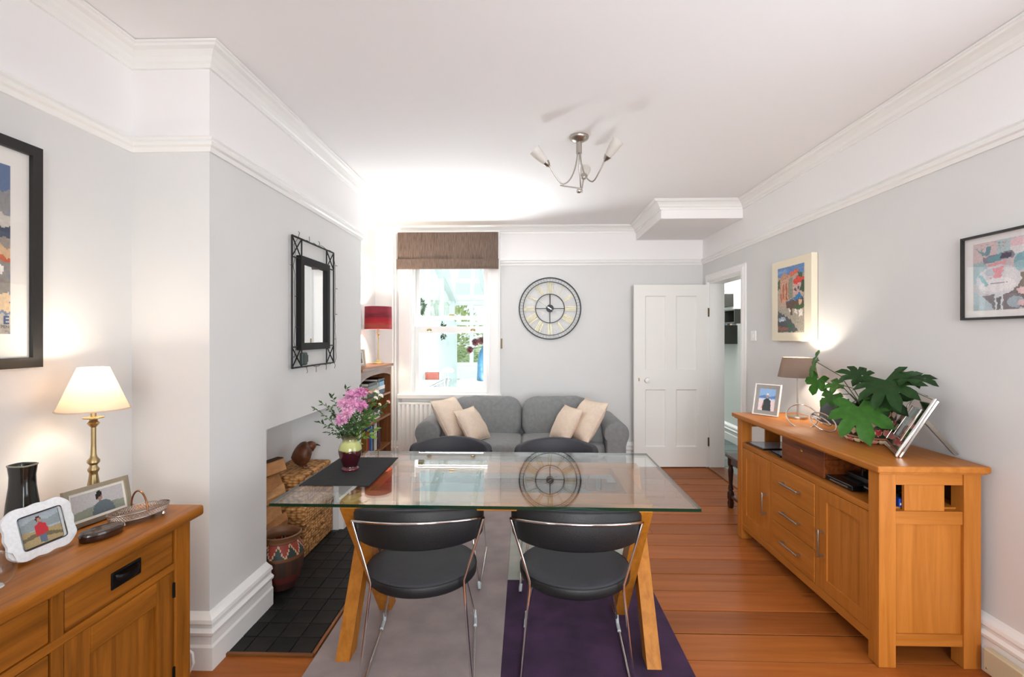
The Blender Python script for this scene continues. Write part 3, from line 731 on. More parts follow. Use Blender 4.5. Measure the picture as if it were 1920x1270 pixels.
# red lamp on the bookcase
lamp2 = thing('table_lamp', 'lit lamp with a red striped drum shade on the pine bookcase', 'lamp', (-1.484, 4.86, 1.1115))
B().lathe([(.062, 0), (.062, .006), (.050, .012), (.022, .022), (.012, .04), (.0075, .06), (.006, .10), (.0055, .27), (.010, .275), (.016, .292), (.016, .297), (.007, .300), (.007, .36)], 24).obj('stem', m_brass, lamp2, 40)
m, t, p = nt('red_striped_shade'); MATS['red_striped_shade'] = m
tc = N(t, 'ShaderNodeTexCoord'); sp = N(t, 'ShaderNodeSeparateXYZ'); nz = N(t, 'ShaderNodeTexNoise'); nz.inputs['Scale'].default_value = 6
mp = N(t, 'ShaderNodeMapping'); mp.inputs['Scale'].default_value = (1, 1, 14); t.links.new(tc.outputs['Object'], mp.inputs[0]); t.links.new(mp.outputs[0], nz.inputs[0])
mr = N(t, 'ShaderNodeMapRange'); mr.inputs[1].default_value = .346; mr.inputs[2].default_value = .572; t.links.new(tc.outputs['Object'], sp.inputs[0]); t.links.new(sp.outputs[2], mr.inputs[0])
ad = N(t, 'ShaderNodeMath', operation='MULTIPLY_ADD'); ad.inputs[1].default_value = .35; t.links.new(nz.outputs[0], ad.inputs[0]); t.links.new(mr.outputs[0], ad.inputs[2])
rp = N(t, 'ShaderNodeValToRGB'); e = rp.color_ramp.elements; e[0].position = .15; e[0].color = (*C('#a03c42'), 1); e[1].position = 1.1 if False else 1.0; e[1].color = (*C('#8a2c3c'), 1)
for pos, c in ((.32, '#a04c38'), (.42, '#a8262e'), (.62, '#9c1a26'), (.75, '#6a1c2a'), (.88, '#8c2634')): x = rp.color_ramp.elements.new(pos); x.color = (*C(c), 1)
t.links.new(ad.outputs[0], rp.inputs[0]); t.links.new(rp.outputs[0], p.inputs['Base Color']); p.inputs['Roughness'].default_value = .85
tl = N(t, 'ShaderNodeBsdfTranslucent'); t.links.new(rp.outputs[0], tl.inputs[0]); mx = N(t, 'ShaderNodeMixShader'); mx.inputs[0].default_value = .07
t.links.new(p.outputs[0], mx.inputs[1]); t.links.new(tl.outputs[0], mx.inputs[2]); t.links.new(mx.outputs[0], t.nodes['Material Output'].inputs[0])
shell([(.136, .346), (.132, .572)], .002).obj('shade', m, lamp2, 40)
spider(lamp2, .134, .36, m_brass)
B().lathe([(.004, .36), (.012, .365), (.013, .43), (.026, .475), (.022, .50), (.006, .515)], 16).obj('bulb_glass', MATS['bulb_warm'], lamp2, 60)
bulb('lamp_light_red', (-1.484, 4.86, 1.1115+.485), 40.0, (1.0, .87, .68), .03)
# taupe lamp on the long sideboard
lamp3 = thing('table_lamp', 'lit lamp with a taupe linen shade on a slim steel stem, right-hand sideboard', 'lamp', (1.775, 3.215, .8535))
B().lathe([(.058, 0), (.058, .012), (.056, .014), (.006, .015)], 32).obj('base', m_steel, lamp3, 40)
B().lathe([(.0055, .014), (.0055, .33)], 12).obj('stem', m_steel, lamp3, 40)
shell([(.116, .268), (.088, .396)], .002).obj('shade', fabric_shade('taupe_shade', C('#8d7f76'), .35), lamp3, 40)
spider(lamp3, .09, .38, m_steel)
B().lathe([(.004, .31), (.012, .315), (.013, .33), (.020, .35), (.017, .367), (.004, .378)], 16).obj('bulb_glass', MATS['bulb_warm'], lamp3, 60)
bulb('lamp_light_taupe', (1.775, 3.215, .8535+.345), 13.0, (1.0, .90, .74), .022)

# three-arm ceiling light (off)
clt = thing('ceiling_light', 'three-arm brushed steel ceiling light with frosted glass shades, switched off', 'ceiling light', (.325, 2.95, ZC-.001))
B().lathe([(.004, 0), (.058, .0), (.060, -.006), (.056, -.018), (.03, -.034), (.020, -.038), (.004, -.039)], 32).obj('ceiling_rose', m_steel, clt, 40)
B().lathe([(.018, -.036), (.018, -.104), (.004, -.106)], 20).obj('stem', m_steel, clt, 40)
frost = M('frosted_glass', '#e9e4dd', .35, spec=.5, noise=(14, .08)); m2, t2, p2_ = frost, frost.node_tree, frost.node_tree.nodes['Principled BSDF']
p2_.inputs['Transmission Weight'].default_value = .35; p2_.inputs['Roughness'].default_value = .6
for k, a in enumerate((195, -45, 75)):
    a = radians(a); dx, dy = cos(a), sin(a)
    arm = []
    for q in range(15):
        u = q/14
        r_ = .010+.175*(u**1.5); z = -.10-.205*sin(min(1, u*1.18)*pi*.62)**1.0+.02*u
        z = -.10-.20*(1-(1-min(1, u/.72))**2)+(.10*max(0, (u-.66)/.34)**1.4)
        arm.append((dx*r_, dy*r_, z))
    ao = B().tube(arm, .0042, 8).obj('arm', m_steel, clt, 60)
    e_ = Vector(arm[-1]); d = Vector((dx*.72, dy*.72, .70)).normalized(); rot = Vector((0, 0, 1)).rotation_difference(d).to_euler()
    cp = B().lathe([(.006, 0), (.008, .008), (.014, .012), (.021, .030), (.023, .036), (.012, .038)], 20).obj('shade_cup', m_steel, ao, 40, loc=e_, rot=rot)
    B().loft([[Vector((r*cos(2*pi*j/24), r*sin(2*pi*j/24), z)) for j in range(24)] for r, z in ((.018, .034), (.025, .06), (.031, .095), (.034, .135), (.032, .135), (.029, .095), (.023, .06), (.015, .036))]).obj('glass_shade', frost, ao, 40, loc=e_, rot=rot)
B().tube([(.12*cos(radians(195)), .12*sin(radians(195)), -.305), (.02, 0, -.318), (.0, 0, -.325)], .0042, 8).obj('lower_arm', m_steel, clt, 60)
B().tube([(.12*cos(radians(75)), .12*sin(radians(75)), -.305), (.02, .0, -.318)], .0042, 8).obj('lower_arm', m_steel, clt, 60)
B().lathe([(.002, -.345), (.012, -.342), (.017, -.332), (.014, -.322), (.004, -.318)], 16).obj('finial', m_chrome, clt, 60)

# ---- wall clock
ck = thing('wall_clock', 'large round openwork metal wall clock with roman numerals above the sofa', 'clock', (.27, YB-.012, 1.69))
ckm = M('clock_iron', '#35363a', .5, .6); gold = M('numeral_champagne', '#a5976a', .35, .6)
def ring(r, wd, dp, mat, name):
    rr = []
    for k in range(72):
        a = 2*pi*k/72; rr.append([((r+o)*cos(a), q, (r+o)*sin(a)) for o, q in ((-wd/2, 0), (wd/2, 0), (wd/2, -dp), (-wd/2, -dp))])
    return B().loft(rr, loop=True).obj(name, mat, ck)
ring(.336, .013, .012, ckm, 'outer_ring'); ring(.293, .008, .010, ckm, 'chapter_ring'); ring(.158, .009, .010, ckm, 'inner_ring')
mt = B()
me = B().box(-.0016, .0016, -.006, -.002, .297, .330).mesh('minute_mark', M('mark_steel', '#8d8d86', .4, .6))
for k in range(60): link('minute_mark', me, ck, (0, 0, 0), (0, 2*pi*k/60, 0))
for a in range(4): B().box(-.004, .004, -.009, -.003, .03, .156).obj('spoke', ckm, ck, rot=(0, a*pi/2, 0))
B().lathe([(.002, .0), (.042, .0), (.042, .014), (.002, .016)], 28).xf(Matrix.Rotation(radians(90), 4, 'X')).obj('hub', ckm, ck, 40)
def stroke(b, x0, z0, x1, z1, wd):
    d = Vector((x1-x0, z1-z0)).normalized(); nx, nz = -d.y*wd/2, d.x*wd/2
    b.prism([(x0+nx, z0+nz), (x0-nx, z0-nz), (x1-nx, z1-nz), (x1+nx, z1+nz)], 'y', -.008, -.003)
GW = {'I': .016, 'V': .034, 'X': .034}
for n_, txt in enumerate(('XII', 'I', 'II', 'III', 'IIII', 'V', 'VI', 'VII', 'VIII', 'IX', 'X', 'XI')):
    b = B(); wtot = sum(GW[c] for c in txt); x = -wtot/2; z0, z1 = .164, .288
    for c in txt:
        g = GW[c]; xa, xb = x+.004, x+g-.004
        if c == 'I': stroke(b, x+g/2, z0, x+g/2, z1, .005)
        elif c == 'V': stroke(b, xa, z1, x+g/2, z0, .0052); stroke(b, xb, z1, x+g/2, z0, .003)
        else: stroke(b, xa, z1, xb, z0, .0052); stroke(b, xb, z1, xa, z0, .003)
        x += g
    b.obj('numeral', gold, ck, rot=(0, 2*pi*n_/12, 0))
B().box(-.0055, .0055, -.021, -.018, -.03, .15, .001).obj('minute_hand', ckm, ck, rot=(0, radians(0), 0))
B().box(-.005, .005, -.0245, -.022, -.018, .03, .001).obj('hour_hand', M('hand_silver', '#e8e6e0', .3, .6), ck, rot=(0, radians(-58), 0))
B().box(-.0018, .0018, -.0275, -.025, -.085, .16).obj('second_hand', M('mark_steel', '#8d8d86', .4, .6), ck, rot=(0, radians(-58), 0))

# ---- mirror on the chimney breast (local frame: x along +Y of room, y out of the wall is -local Y)
mr_ = thing('wall_mirror', 'rectangular mirror in a black iron lattice frame on the chimney breast', 'mirror', (XC, 2.690, 1.208), radians(90))
MW, MH, g = .592, .748, .118
def bar(name, x0, z0, x1, z1, r=.0055, y=-.022): B().tube([(x0, y, z0), (x1, y, z1)], r, 6).obj(name, m_black, mr_)
bar('outer_bar', 0, 0, MW, 0); bar('outer_bar', 0, MH, MW, MH); bar('outer_bar', 0, 0, 0, MH); bar('outer_bar', MW, 0, MW, MH)
for sx in (0, MW-g):
    for sz in (0, MH-g):
        bar('corner_bar', sx, sz, sx+g, sz+g, .004); bar('corner_bar', sx, sz+g, sx+g, sz, .004)
        ix = g if sx == 0 else sx; iz = g if sz == 0 else sz
        bar('corner_bar', ix, sz, ix, sz+g, .0045); bar('corner_bar', sx, iz, sx+g, iz, .0045)
B().wall([g-.03, MW-g+.03], [g-.02, MH-g+.02], [(g+.012, MW-g-.012, g+.022, MH-g-.022)], -.034, -.004, FR).obj('inner_frame', M('black_wood', '#120f0e', .6, spec=.3), mr_)
B().box(g+.006, MW-g-.006, -.018, -.010, g+.016, MH-g-.016).obj('mirror_glass', M('mirror_silver', '#f2f4f4', .01, 1.0), mr_)
fl_ = thing('string_lights', 'thin dark string of tiny twig lights wound round the mirror frame', 'string lights', (XC, 2.690, 1.208), radians(90))
wire_m = M('dark_wire', '#2a2522', .6); random.seed(11)
pts = []
for (x0, z0, x1, z1) in ((.05, -.002, MW-.02, -.002), (MW, .04, MW, MH-.08), (MW-.04, MH, .06, MH), (0, MH-.05, 0, .06)):
    for q in range(16):
        u = q/15; pts.append((x0+(x1-x0)*u+random.uniform(-.007, .007), -.032-random.uniform(0, .006), z0+(z1-z0)*u+random.uniform(-.007, .007)))
B().tube(pts, .0016, 5).obj('wire', wire_m, fl_)
for k in range(3, len(pts), 4):
    p = Vector(pts[k]); c = Vector((MW/2, p.y, MH/2)); o = (p-c); o.y = 0
    o = Vector((0, 0, 1 if o.z > 0 else -1)) if abs(o.z) > MH/2-.05 else Vector((1 if o.x > 0 else -1, 0, 0))
    if random.random() < .3: o = -o
    B().tube([p, p+o*.022+Vector((random.uniform(-.01, .01), -.004, random.uniform(-.008, .008))), p+o*.034], .0017, 5).obj('twig_bulb', wire_m, fl_)
bb = B().box(.055, .115, -.062, -.036, .012, .086, .008); bb.obj('battery_box', M('battery_green', '#22302c', .5), fl_)
B().tube([(.112, -.05, .068), (.135, -.05, .068), (.135, -.05, .030), (.112, -.05, .030)], .004, 6).obj('hanging_loop', M('battery_green', '#22302c', .5), fl_)

# ---- pictures
def wall_frame(name, label, loc, rz, W, H, fw, dp, fmat, mat_c, art, ax, glass=True):
    """frame against a wall; local X along the wall, -Y out into the room. ax=(x0,x1,z0,z1) of the print"""
    t = thing(name, label, 'picture', loc, rz)
    B().wall([0, W], [0, H], [(fw, W-fw, fw, H-fw)], -dp, -.002, FR).obj('frame', fmat, t)
    B().box(fw-.002, W-fw+.002, -.010, -.006, fw-.002, H-fw+.002).obj('mount', M(name+'_mount', mat_c, .8), t)
    x0, x1, z0, z1 = ax
    picture('print', x1-x0, z1-z0, art[0], art[1], art[2], t, (x0, -.0112, z0))
    if glass: B().box(fw, W-fw, -.0135, -.0125, fw, H-fw).obj('glazing', clear_glass('picture_glass', (.99, .99, .99), 1.0, 1.45), t)
    return t
# big poster on the near left wall
P_ = [('r', '#4f6a94', (0, .80, 1, 1)), ('p', '#8c8a8c', [(0, .72), (.3, .86), (.62, .80), (1, .86), (1, .6), (0, .6)]), ('p', '#5f6270', [(.2, .74), (.55, .82), (.75, .73), (.6, .66)]),
      ('p', '#c9c2ba', [(.7, .62), (.86, .72), (1, .7), (1, .58)]), ('p', '#3d4a60', [(.5, .6), (1, .64), (1, .55), (.5, .52)]), ('p', '#9a8f86', [(0, .6), (.5, .6), (1, .56), (1, .40), (0, .42)]),
      ('p', '#d9b48c', [(.78, .56), (1, .50), (1, .44), (.78, .44)]), ('p', '#c8643c', [(.72, .46), (1, .45), (1, .425), (.72, .43)]), ('r', '#8f8a86', (.70, .30, 1, .425)), ('r', '#f2efe8', (.90, .345, .95, .395)),
      ('p', '#6a6f80', [(0, .42), (.7, .44), (.7, .28), (0, .26)]), ('p', '#8a8076', [(.4, .30), (1, .31), (1, .20), (.4, .2)]), ('p', '#dcc09a', [(.8, .22), (1, .25), (1, .13), (.8, .13)]),
      ('r', '#b8b0a6', (0, 0, 1, .115)), ('r', '#a59d94', (0, 0, 1, .055))]
pw, ph = .58, .742
pt = wall_frame('framed_poster', 'large black-framed travel poster of a harbour town, cut by the left edge', (XL, 1.030, 1.284), radians(90), pw, ph, .034, .024, M('poster_frame', '#1a1817', .45), '#efebe6', (90, 120, painter('#6f7f9a', P_, .02, .10, 22)), (.13, .486, .112, .652))
def lettering(txt, size, x, z, mat, parent, y=-.0118, name='lettering', bold=0.0):
    cu = bpy.data.curves.new('txt', 'FONT'); cu.body = txt; cu.size = size; cu.align_x = 'RIGHT'; cu.offset = bold; cu.fill_mode = 'FRONT'
    to = bpy.data.objects.new('txt', cu); COL.objects.link(to); dg = bpy.context.evaluated_depsgraph_get(); me = bpy.data.meshes.new_from_object(to.evaluated_get(dg))
    bpy.data.objects.remove(to); me.materials.clear(); me.materials.append(mat)
    return link(name, me, parent, (x, y, z), (radians(90), 0, 0))
ink = M('poster_ink_blue', '#2c4478', .7); ink2 = M('poster_ink_dark', '#4a4642', .7)
lettering('E', .036, .482, .112+.032, ink, pt, bold=.0012); lettering('PEN', .014, .482, .112+.018, ink2, pt); lettering('PEN', .007, .482, .112+.006, ink2, pt)
# canvas on the right wall: harbour scene in a wide cream border
cv = thing('canvas_picture', 'cream-bordered harbour painting of red roofs and a blue parasol', 'picture', (XR, 3.775, 1.352), radians(-90))
B().box(0, .515, -.045, -.003, 0, .592, .004).obj('canvas_block', M('cream_canvas', '#ece2cb', .8), cv)
H_ = [('r', '#5f86bd', (0, .86, 1, 1)), ('p', '#7ea0cc', [(0, .90), (.4, .93), (.3, .97), (0, .96)]), ('p', '#3f5a40', [(0, .80), (.12, .83), (.16, .70), (0, .66)]), ('p', '#b98a70', [(.10, .86), (.3, .92), (.45, .88), (.46, .62), (.1, .66)]),
      ('p', '#d46a4c', [(.45, .90), (.75, .94), (.82, .87), (.5, .84)]), ('p', '#3d5c3c', [(.75, .9), (.95, .88), (.95, .78), (.8, .8)]), ('p', '#c79a80', [(.14, .80), (.52, .83), (.55, .42), (.10, .45)]), ('p', '#b0603c', [(.20, .74), (.26, .74), (.26, .5), (.2, .5)]), ('p', '#a8502f', [(.32, .74), (.38, .75), (.38, .48), (.32, .48)]), ('p', '#b56040', [(.12, .6), (.17, .6), (.17, .46), (.12, .46)]),
      ('p', '#8a8a74', [(.42, .80), (.58, .84), (.58, .5), (.42, .5)]), ('p', '#d8402c', [(.60, .76), (.72, .83), (1, .80), (1, .73), (.62, .70)]), ('p', '#c9a7a0', [(.60, .71), (1, .73), (1, .56), (.6, .56)]), ('r', '#4a4a50', (.66, .62, .72, .67)), ('r', '#4a4a50', (.78, .63, .84, .68)), ('p', '#35502f', [(.9, .74), (1, .76), (1, .58), (.84, .60)]),
      ('p', '#1d5f92', [(.36, .47), (.60, .50), (.80, .585), (.98, .50), (.62, .485), (.40, .445)]), ('p', '#2a7ab0', [(.62, .50), (.80, .58), (.96, .51)]), ('p', '#5c4438', [(.36, .46), (.98, .5), (.98, .36), (.36, .36)]), ('p', '#d6b496', [(.80, .47), (.90, .47), (.90, .38), (.8, .38)]), ('p', '#3c5a30', [(.62, .40), (1, .41), (1, .34), (.62, .35)]),
      ('p', '#e6e2da', [(.44, .355), (.52, .36), (.52, .31), (.44, .315)]), ('p', '#e9e5dd', [(.66, .345), (.75, .35), (.75, .28), (.66, .29)]), ('p', '#ece8e0', [(.82, .33), (.94, .335), (.94, .24), (.82, .25)]),
      ('p', '#a49c8c', [(0, .40), (.3, .37), (.66, .28), (1, .17), (1, .02), (.80, .02), (.55, .17), (.25, .27), (0, .31)]), ('p', '#4a4f52', [(0, .32), (.22, .28), (.52, .19), (.78, .03), (.6, 0), (0, 0)]), ('p', '#9fb0be', [(.03, .24), (.3, .23), (.34, .18), (.05, .17)]), ('p', '#d2d6da', [(.06, .20), (.26, .19), (.24, .165), (.08, .165)]), ('p', '#2f5f46', [(.42, .14), (.6, .14), (.55, .04), (.4, .06)]), ('p', '#8f5a48', [(0, .10), (.45, .08), (.42, .03), (0, .02)]), ('p', '#5a4638', [(.50, .46), (.56, .46), (.58, .24), (.52, .26)])]
picture('painting', .345, .474, 66, 92, painter('#b3a090', H_, .03, .22, 16), cv, (.088, -.0458, .062))
# still life print on the right wall, cut by the right edge
J_ = [('p', '#d8c4c6', [(0, 1), (1, 1), (1, .6), (0, .62)]), ('p', '#a9c0c4', [(0, .72), (.25, .72), (.25, .4), (0, .4)]), ('p', '#b8cfd2', [(.3, 1), (.7, 1), (.7, .7), (.3, .74)])]
random.seed(5)
for k in range(16): J_.append(('e', random.choice(('#9fb6b2', '#cfa4a8', '#8fa4b4', '#b9a0a8')), (.03+random.random()*.40, .88+random.random()*.10, .018, .010)))
J_ += [('p', '#7ba3ac', [(.04, .92), (.16, .85), (.20, .80), (.10, .82)]), ('p', '#6e98a4', [(.17, .94), (.23, .92), (.21, .81), (.16, .82)]), ('p', '#8d8796', [(.12, .78), (.52, .83), (.50, .72), (.14, .68)]), ('p', '#6fa0ac', [(.18, .76), (.36, .82), (.34, .70), (.2, .70)]), ('p', '#4f4c5e', [(.36, .80), (.48, .80), (.46, .72), (.34, .74)]),
       ('e', '#e6e2e4', (.60, .86, .14, .10)), ('e', '#e8c8d0', (.55, .93, .10, .06)), ('e', '#82b0bc', (.62, .66, .12, .12)), ('e', '#9cc4cc', (.58, .60, .08, .07)), ('p', '#c7c2c8', [(.16, .68), (.47, .73), (.46, .62), (.18, .60)]), ('p', '#e0a4a8', [(.19, .665), (.42, .70), (.40, .64), (.2, .63)]),
       ('p', '#6b5f68', [(.06, .34), (.30, .2), (.58, .22), (.58, .36)]), ('r', '#6d6058', (.50, .02, .62, .50)), ('e', '#d9d8de', (.31, .43, .27, .215)), ('e', '#e8e4e6', (.31, .36, .22, .10)), ('e', '#c2cad4', (.26, .55, .12, .06)), ('p', '#e59aa4', [(.24, .60), (.38, .62), (.36, .47), (.22, .46), (.28, .52)]), ('p', '#8fc0c6', [(.06, .52), (.10, .53), (.20, .36), (.16, .35)]), ('r', '#8d8a94', (.20, .385, .44, .395)),
       ('p', '#7a7078', [(.10, .22), (.22, .10), (.26, .0), (.55, 0), (.58, .22)]), ('p', '#cfd6da', [(.27, .22), (.38, .22), (.36, 0), (.28, 0)]), ('p', '#6a6468', [(.295, .18), (.355, .18), (.345, 0), (.30, 0)]), ('p', '#b3c6ce', [(0, .3), (.1, .22), (.24, .08), (.24, 0), (0, 0)]), ('e', '#e4c4c8', (.60, .25, .07, .05)), ('e', '#9fb0bc', (.52, .10, .10, .08)), ('e', '#e0bcc0', (.58, .08, .04, .04))]
wall_frame('framed_print', 'pastel still-life print in a thin black frame, cut by the right edge', (XR, 2.190, 1.458), radians(-90), .45, .358, .010, .022, M('thin_black_frame', '#1c1a1a', .4), '#f0ecea', (110, 74, painter('#c9c4c8', J_, .018, .10, 26)), (.052, .398, .038, .322))
# ================================================================== BOOKCASE AND BOOKS
pine = {a: wood('pine_brown_'+a, '#8f5a34', '#6e3f20', a, .4, .9, False, .2, .05) for a in 'xyz'}
bk = thing('bookcase', 'brown pine bookcase with an arched top in the far left alcove', 'bookcase', (0, 0, 0))
BX0, BX1, BY0, BY1 = -1.622, -1.375, 4.02, 4.945
B().box(BX0, BX1+.02, BY0-.012, BY1+.014, 1.082, 1.110, .006).obj('top', pine['y'], bk)
for y0 in (BY0, BY1-.024): B().box(BX0, BX1, y0, y0+.024, .0015, 1.082, .003).obj('side_panel', pine['z'], bk)
B().box(BX0, BX0+.008, BY0+.024, BY1-.024, .06, 1.08).obj('back_panel', pine['z'], bk)
for z in (.805, .585, .290, .07): B().box(BX0+.008, BX1-.004, BY0+.024, BY1-.024, z, z+.02, .002).obj('shelf', pine['y'], bk)
n_ = 20; up_ = [(BY0+.024+(BY1-BY0-.048)*i/n_, 1.082) for i in range(n_+1)]; lo_ = [(y_, 1.032-.045*abs((y_-(BY0+BY1)/2)/(BY1-BY0)*2)**3) for y_, _ in reversed(up_)]
B().prism(up_+lo_, 'x', BX1-.02, BX1-.002).obj('arched_apron', pine['y'], bk)
B().box(BX1-.02, BX1-.004, BY0+.024, BY1-.024, .0015, .07).obj('plinth', pine['y'], bk)
def book(label, col, loc, size, flat=False, group='books in the pine bookcase', rz=0, rx=0, cat='book'):
    """upright: size=(depth x, thickness y, height z); spine faces +X"""
    dx, dy, dz = size; t = thing(cat, label, 'book', loc, rz, group); t.rotation_euler = (rx, 0, rz)
    cv_ = M('cover_'+col.strip('#'), col, .5)
    if not flat:
        b = B().box(-dx, 0, 0, .003, 0, dz).box(-dx, 0, dy-.003, dy, 0, dz).box(-.003, .0015, 0, dy, 0, dz, .001)
        b.obj('cover', cv_, t); B().box(-dx+.004, -.003, .003, dy-.003, .004, dz-.004).obj('pages', M('book_pages', '#e8e0d0', .9), t)
    else:
        b = B().box(-dx, 0, 0, dz, 0, .003).box(-dx, 0, 0, dz, dy-.003, dy).box(-.003, .0015, 0, dz, 0, dy, .001)
        b.obj('cover', cv_, t); B().box(-dx+.004, -.003, .004, dz-.004, .003, dy-.003).obj('pages', M('book_pages', '#e8e0d0', .9), t)
    return t
yy = 4.285
for lab, col, th, h in (('tan book at the near end of the upright row on the lower shelf', '#a06a34', .03, .21), ('red hardback in the upright row on the lower shelf', '#b0201e', .026, .22), ('thick blue hardback in the upright row on the lower shelf', '#2f62a8', .048, .25), ('pale blue book beside the thick blue hardback', '#8fb2cc', .024, .25),
                        ('dark green book in the upright row, between pale blue and white spines', '#33443c', .032, .255), ('white paperback nearest the green book on the lower shelf', '#e2ddd4', .022, .24), ('grey book between two white spines on the lower shelf', '#8a8c8e', .022, .245), ('tall white book near the far end of the lower shelf', '#ece8e0', .028, .255),
                        ('black book before the dark red spine on the lower shelf', '#25262a', .03, .25), ('dark red hardback near the far end of the lower shelf', '#6e2430', .036, .262), ('navy book leaning at the far end of the lower shelf', '#1f3a5c', .034, .20)):
    book(lab, col, (BX1-.03-random.uniform(0, .012), yy, .3115), (.16, th, h)); yy += th+.003+random.uniform(0, .006)
for x_, (lab, col, y0, L, th, z) in enumerate((('dark green book at the bottom of the pile on the upper shelf', '#3a4a48', 4.30, .28, .036, .8265), ('tan book lying in the pile on the upper shelf', '#c9a06a', 4.33, .22, .034, .8635), ('grey book lying in the pile on the upper shelf', '#7c8286', 4.29, .27, .032, .8985), ('black book on top of the pile on the upper shelf', '#2a2c2e', 4.31, .25, .028, .9315),
                                   ('blue-grey book at the bottom of the far pile on the upper shelf', '#4e6478', 4.60, .24, .040, .8265), ('white book lying in the far pile on the upper shelf', '#e6e2da', 4.62, .20, .034, .8675), ('light blue book lying in the far pile on the upper shelf', '#5d93b8', 4.63, .17, .042, .9025), ('dark grey book on top of the far pile on the upper shelf', '#34363a', 4.61, .23, .026, .9455))):
    book(lab, col, (BX1-.025-random.uniform(0, .015), y0, z), (.17, th, L), flat=True)
for q in range(4):
    book(('white magazine at the bottom of the middle shelf pile', 'grey magazine second in the middle shelf pile', 'white magazine third in the middle shelf pile', 'black magazine on top of the middle shelf pile')[q], ('#dcd8d0', '#8d9094', '#e8e6e2', '#3a3c3e')[q], (BX1-.03-.004*q, 4.40+.01*q, .6065+.0215*q), (.19, .02, .26), flat=True)
def stand_frame(name, label, loc, rz, lean, W, H, fw, fmat, mount, art, inset, dp=.014, strut=True, extra=None):
    t = thing(name, label, 'photo frame', loc, rz); t.rotation_euler = (radians(-lean), 0, rz)
    B().wall([0, W], [0, H], [(fw, W-fw, fw, H-fw)], -dp/2, dp/2, FR).obj('frame', fmat, t)
    B().box(fw-.002, W-fw+.002, 0, dp/2-.001, fw-.002, H-fw+.002).obj('mount', M('mount_'+mount.strip('#'), mount, .8), t)
    x0, z0 = fw+inset, fw+inset
    if art: picture('photo', W-2*x0, H-2*z0, 40, 34, art, t, (x0, -.0008, z0), rough=.3)
    if strut:                                            # foot rests on the table behind the leaning frame
        a = radians(lean); hs = H*.72; gx = hs*sin(a)+.055; ly_, lz_ = gx*cos(a)-.002*sin(a), gx*sin(a)+.002*cos(a)
        B().loft([[(W/2-.018, dp/2, hs), (W/2+.018, dp/2, hs), (W/2+.018, dp/2+.003, hs), (W/2-.018, dp/2+.003, hs)], [(W/2-.024, ly_, lz_), (W/2+.024, ly_, lz_), (W/2+.024, ly_+.003, lz_+.002), (W/2-.024, ly_+.003, lz_+.002)]]).obj('strut', M('strut_black', '#2a2622', .6), t)
    return t
grey_ph = painter('#9aa0a4', [('r', '#6e6a64', (0, 0, 1, .4)), ('e', '#4a4644', (.5, .5, .16, .2)), ('e', '#c9a58c', (.5, .68, .09, .12))], .02, .1, 12)
stand_frame('photo_frame', 'small pale photo frame beside the red lamp on the bookcase', (-1.545, 4.34, 1.112), radians(48), 10, .115, .155, .016, M('pale_wood_frame', '#c6b9a8', .5), '#efe9e0', grey_ph, .012)

# ================================================================== FIREPLACE
def wicker(name):
    if name in MATS: return MATS[name]
    m, t, p = nt(name); MATS[name] = m
    tc = N(t, 'ShaderNodeTexCoord'); mp = N(t, 'ShaderNodeMapping'); mp.inputs['Scale'].default_value = (30, 30, 62); mu = N(t, 'ShaderNodeTexVoronoi'); mu.inputs['Scale'].default_value = 1.0; mu.inputs['Randomness'].default_value = .55
    r = N(t, 'ShaderNodeValToRGB'); e = r.color_ramp.elements; e[0].position = .1; e[0].color = (*C('#d6a468'), 1); e[1].position = .75; e[1].color = (*C('#6a421e'), 1); q = e.new(.45); q.color = (*C('#b88248'), 1)
    t.links.new(tc.outputs['Object'], mp.inputs[0]); t.links.new(mp.outputs[0], mu.inputs[0]); t.links.new(mu.outputs[0], r.inputs[0]); t.links.new(r.outputs[0], p.inputs['Base Color'])
    bp = N(t, 'ShaderNodeBump'); bp.inputs['Strength'].default_value = .8; bp.inputs['Distance'].default_value = .01; t.links.new(mu.outputs[0], bp.inputs['Height']); t.links.new(bp.outputs[0], p.inputs['Normal'])
    p.inputs['Roughness'].default_value = .75
    return m
wk = wicker('woven_seagrass')
for lab, z, h, x1, y0, y1 in (('lower woven seagrass trunk standing on the hearth', .0125, .315, -1.365, 2.955, 3.412), ('upper woven seagrass trunk stacked on the larger one in the fireplace', .329, .185, -1.385, 2.985, 3.405)):
    t = thing('wicker_trunk', lab, 'basket', (0, 0, z), group='woven trunks in the fireplace')
    B().box(-1.655, x1, y0, y1, 0, h*.62, .012, 3).obj('body', wk, t, 40)
    B().box(-1.66, x1+.006, y0-.006, y1+.006, h*.62+.001, h, .014, 3).obj('lid', wk, t, 40)
    B().tube([(x1+.004, (y0+y1)/2-.05, h*.42), (x1+.020, (y0+y1)/2-.04, h*.36), (x1+.020, (y0+y1)/2+.04, h*.36), (x1+.004, (y0+y1)/2+.05, h*.42)], .006, 6).obj('rope_handle', wk, t, 60)
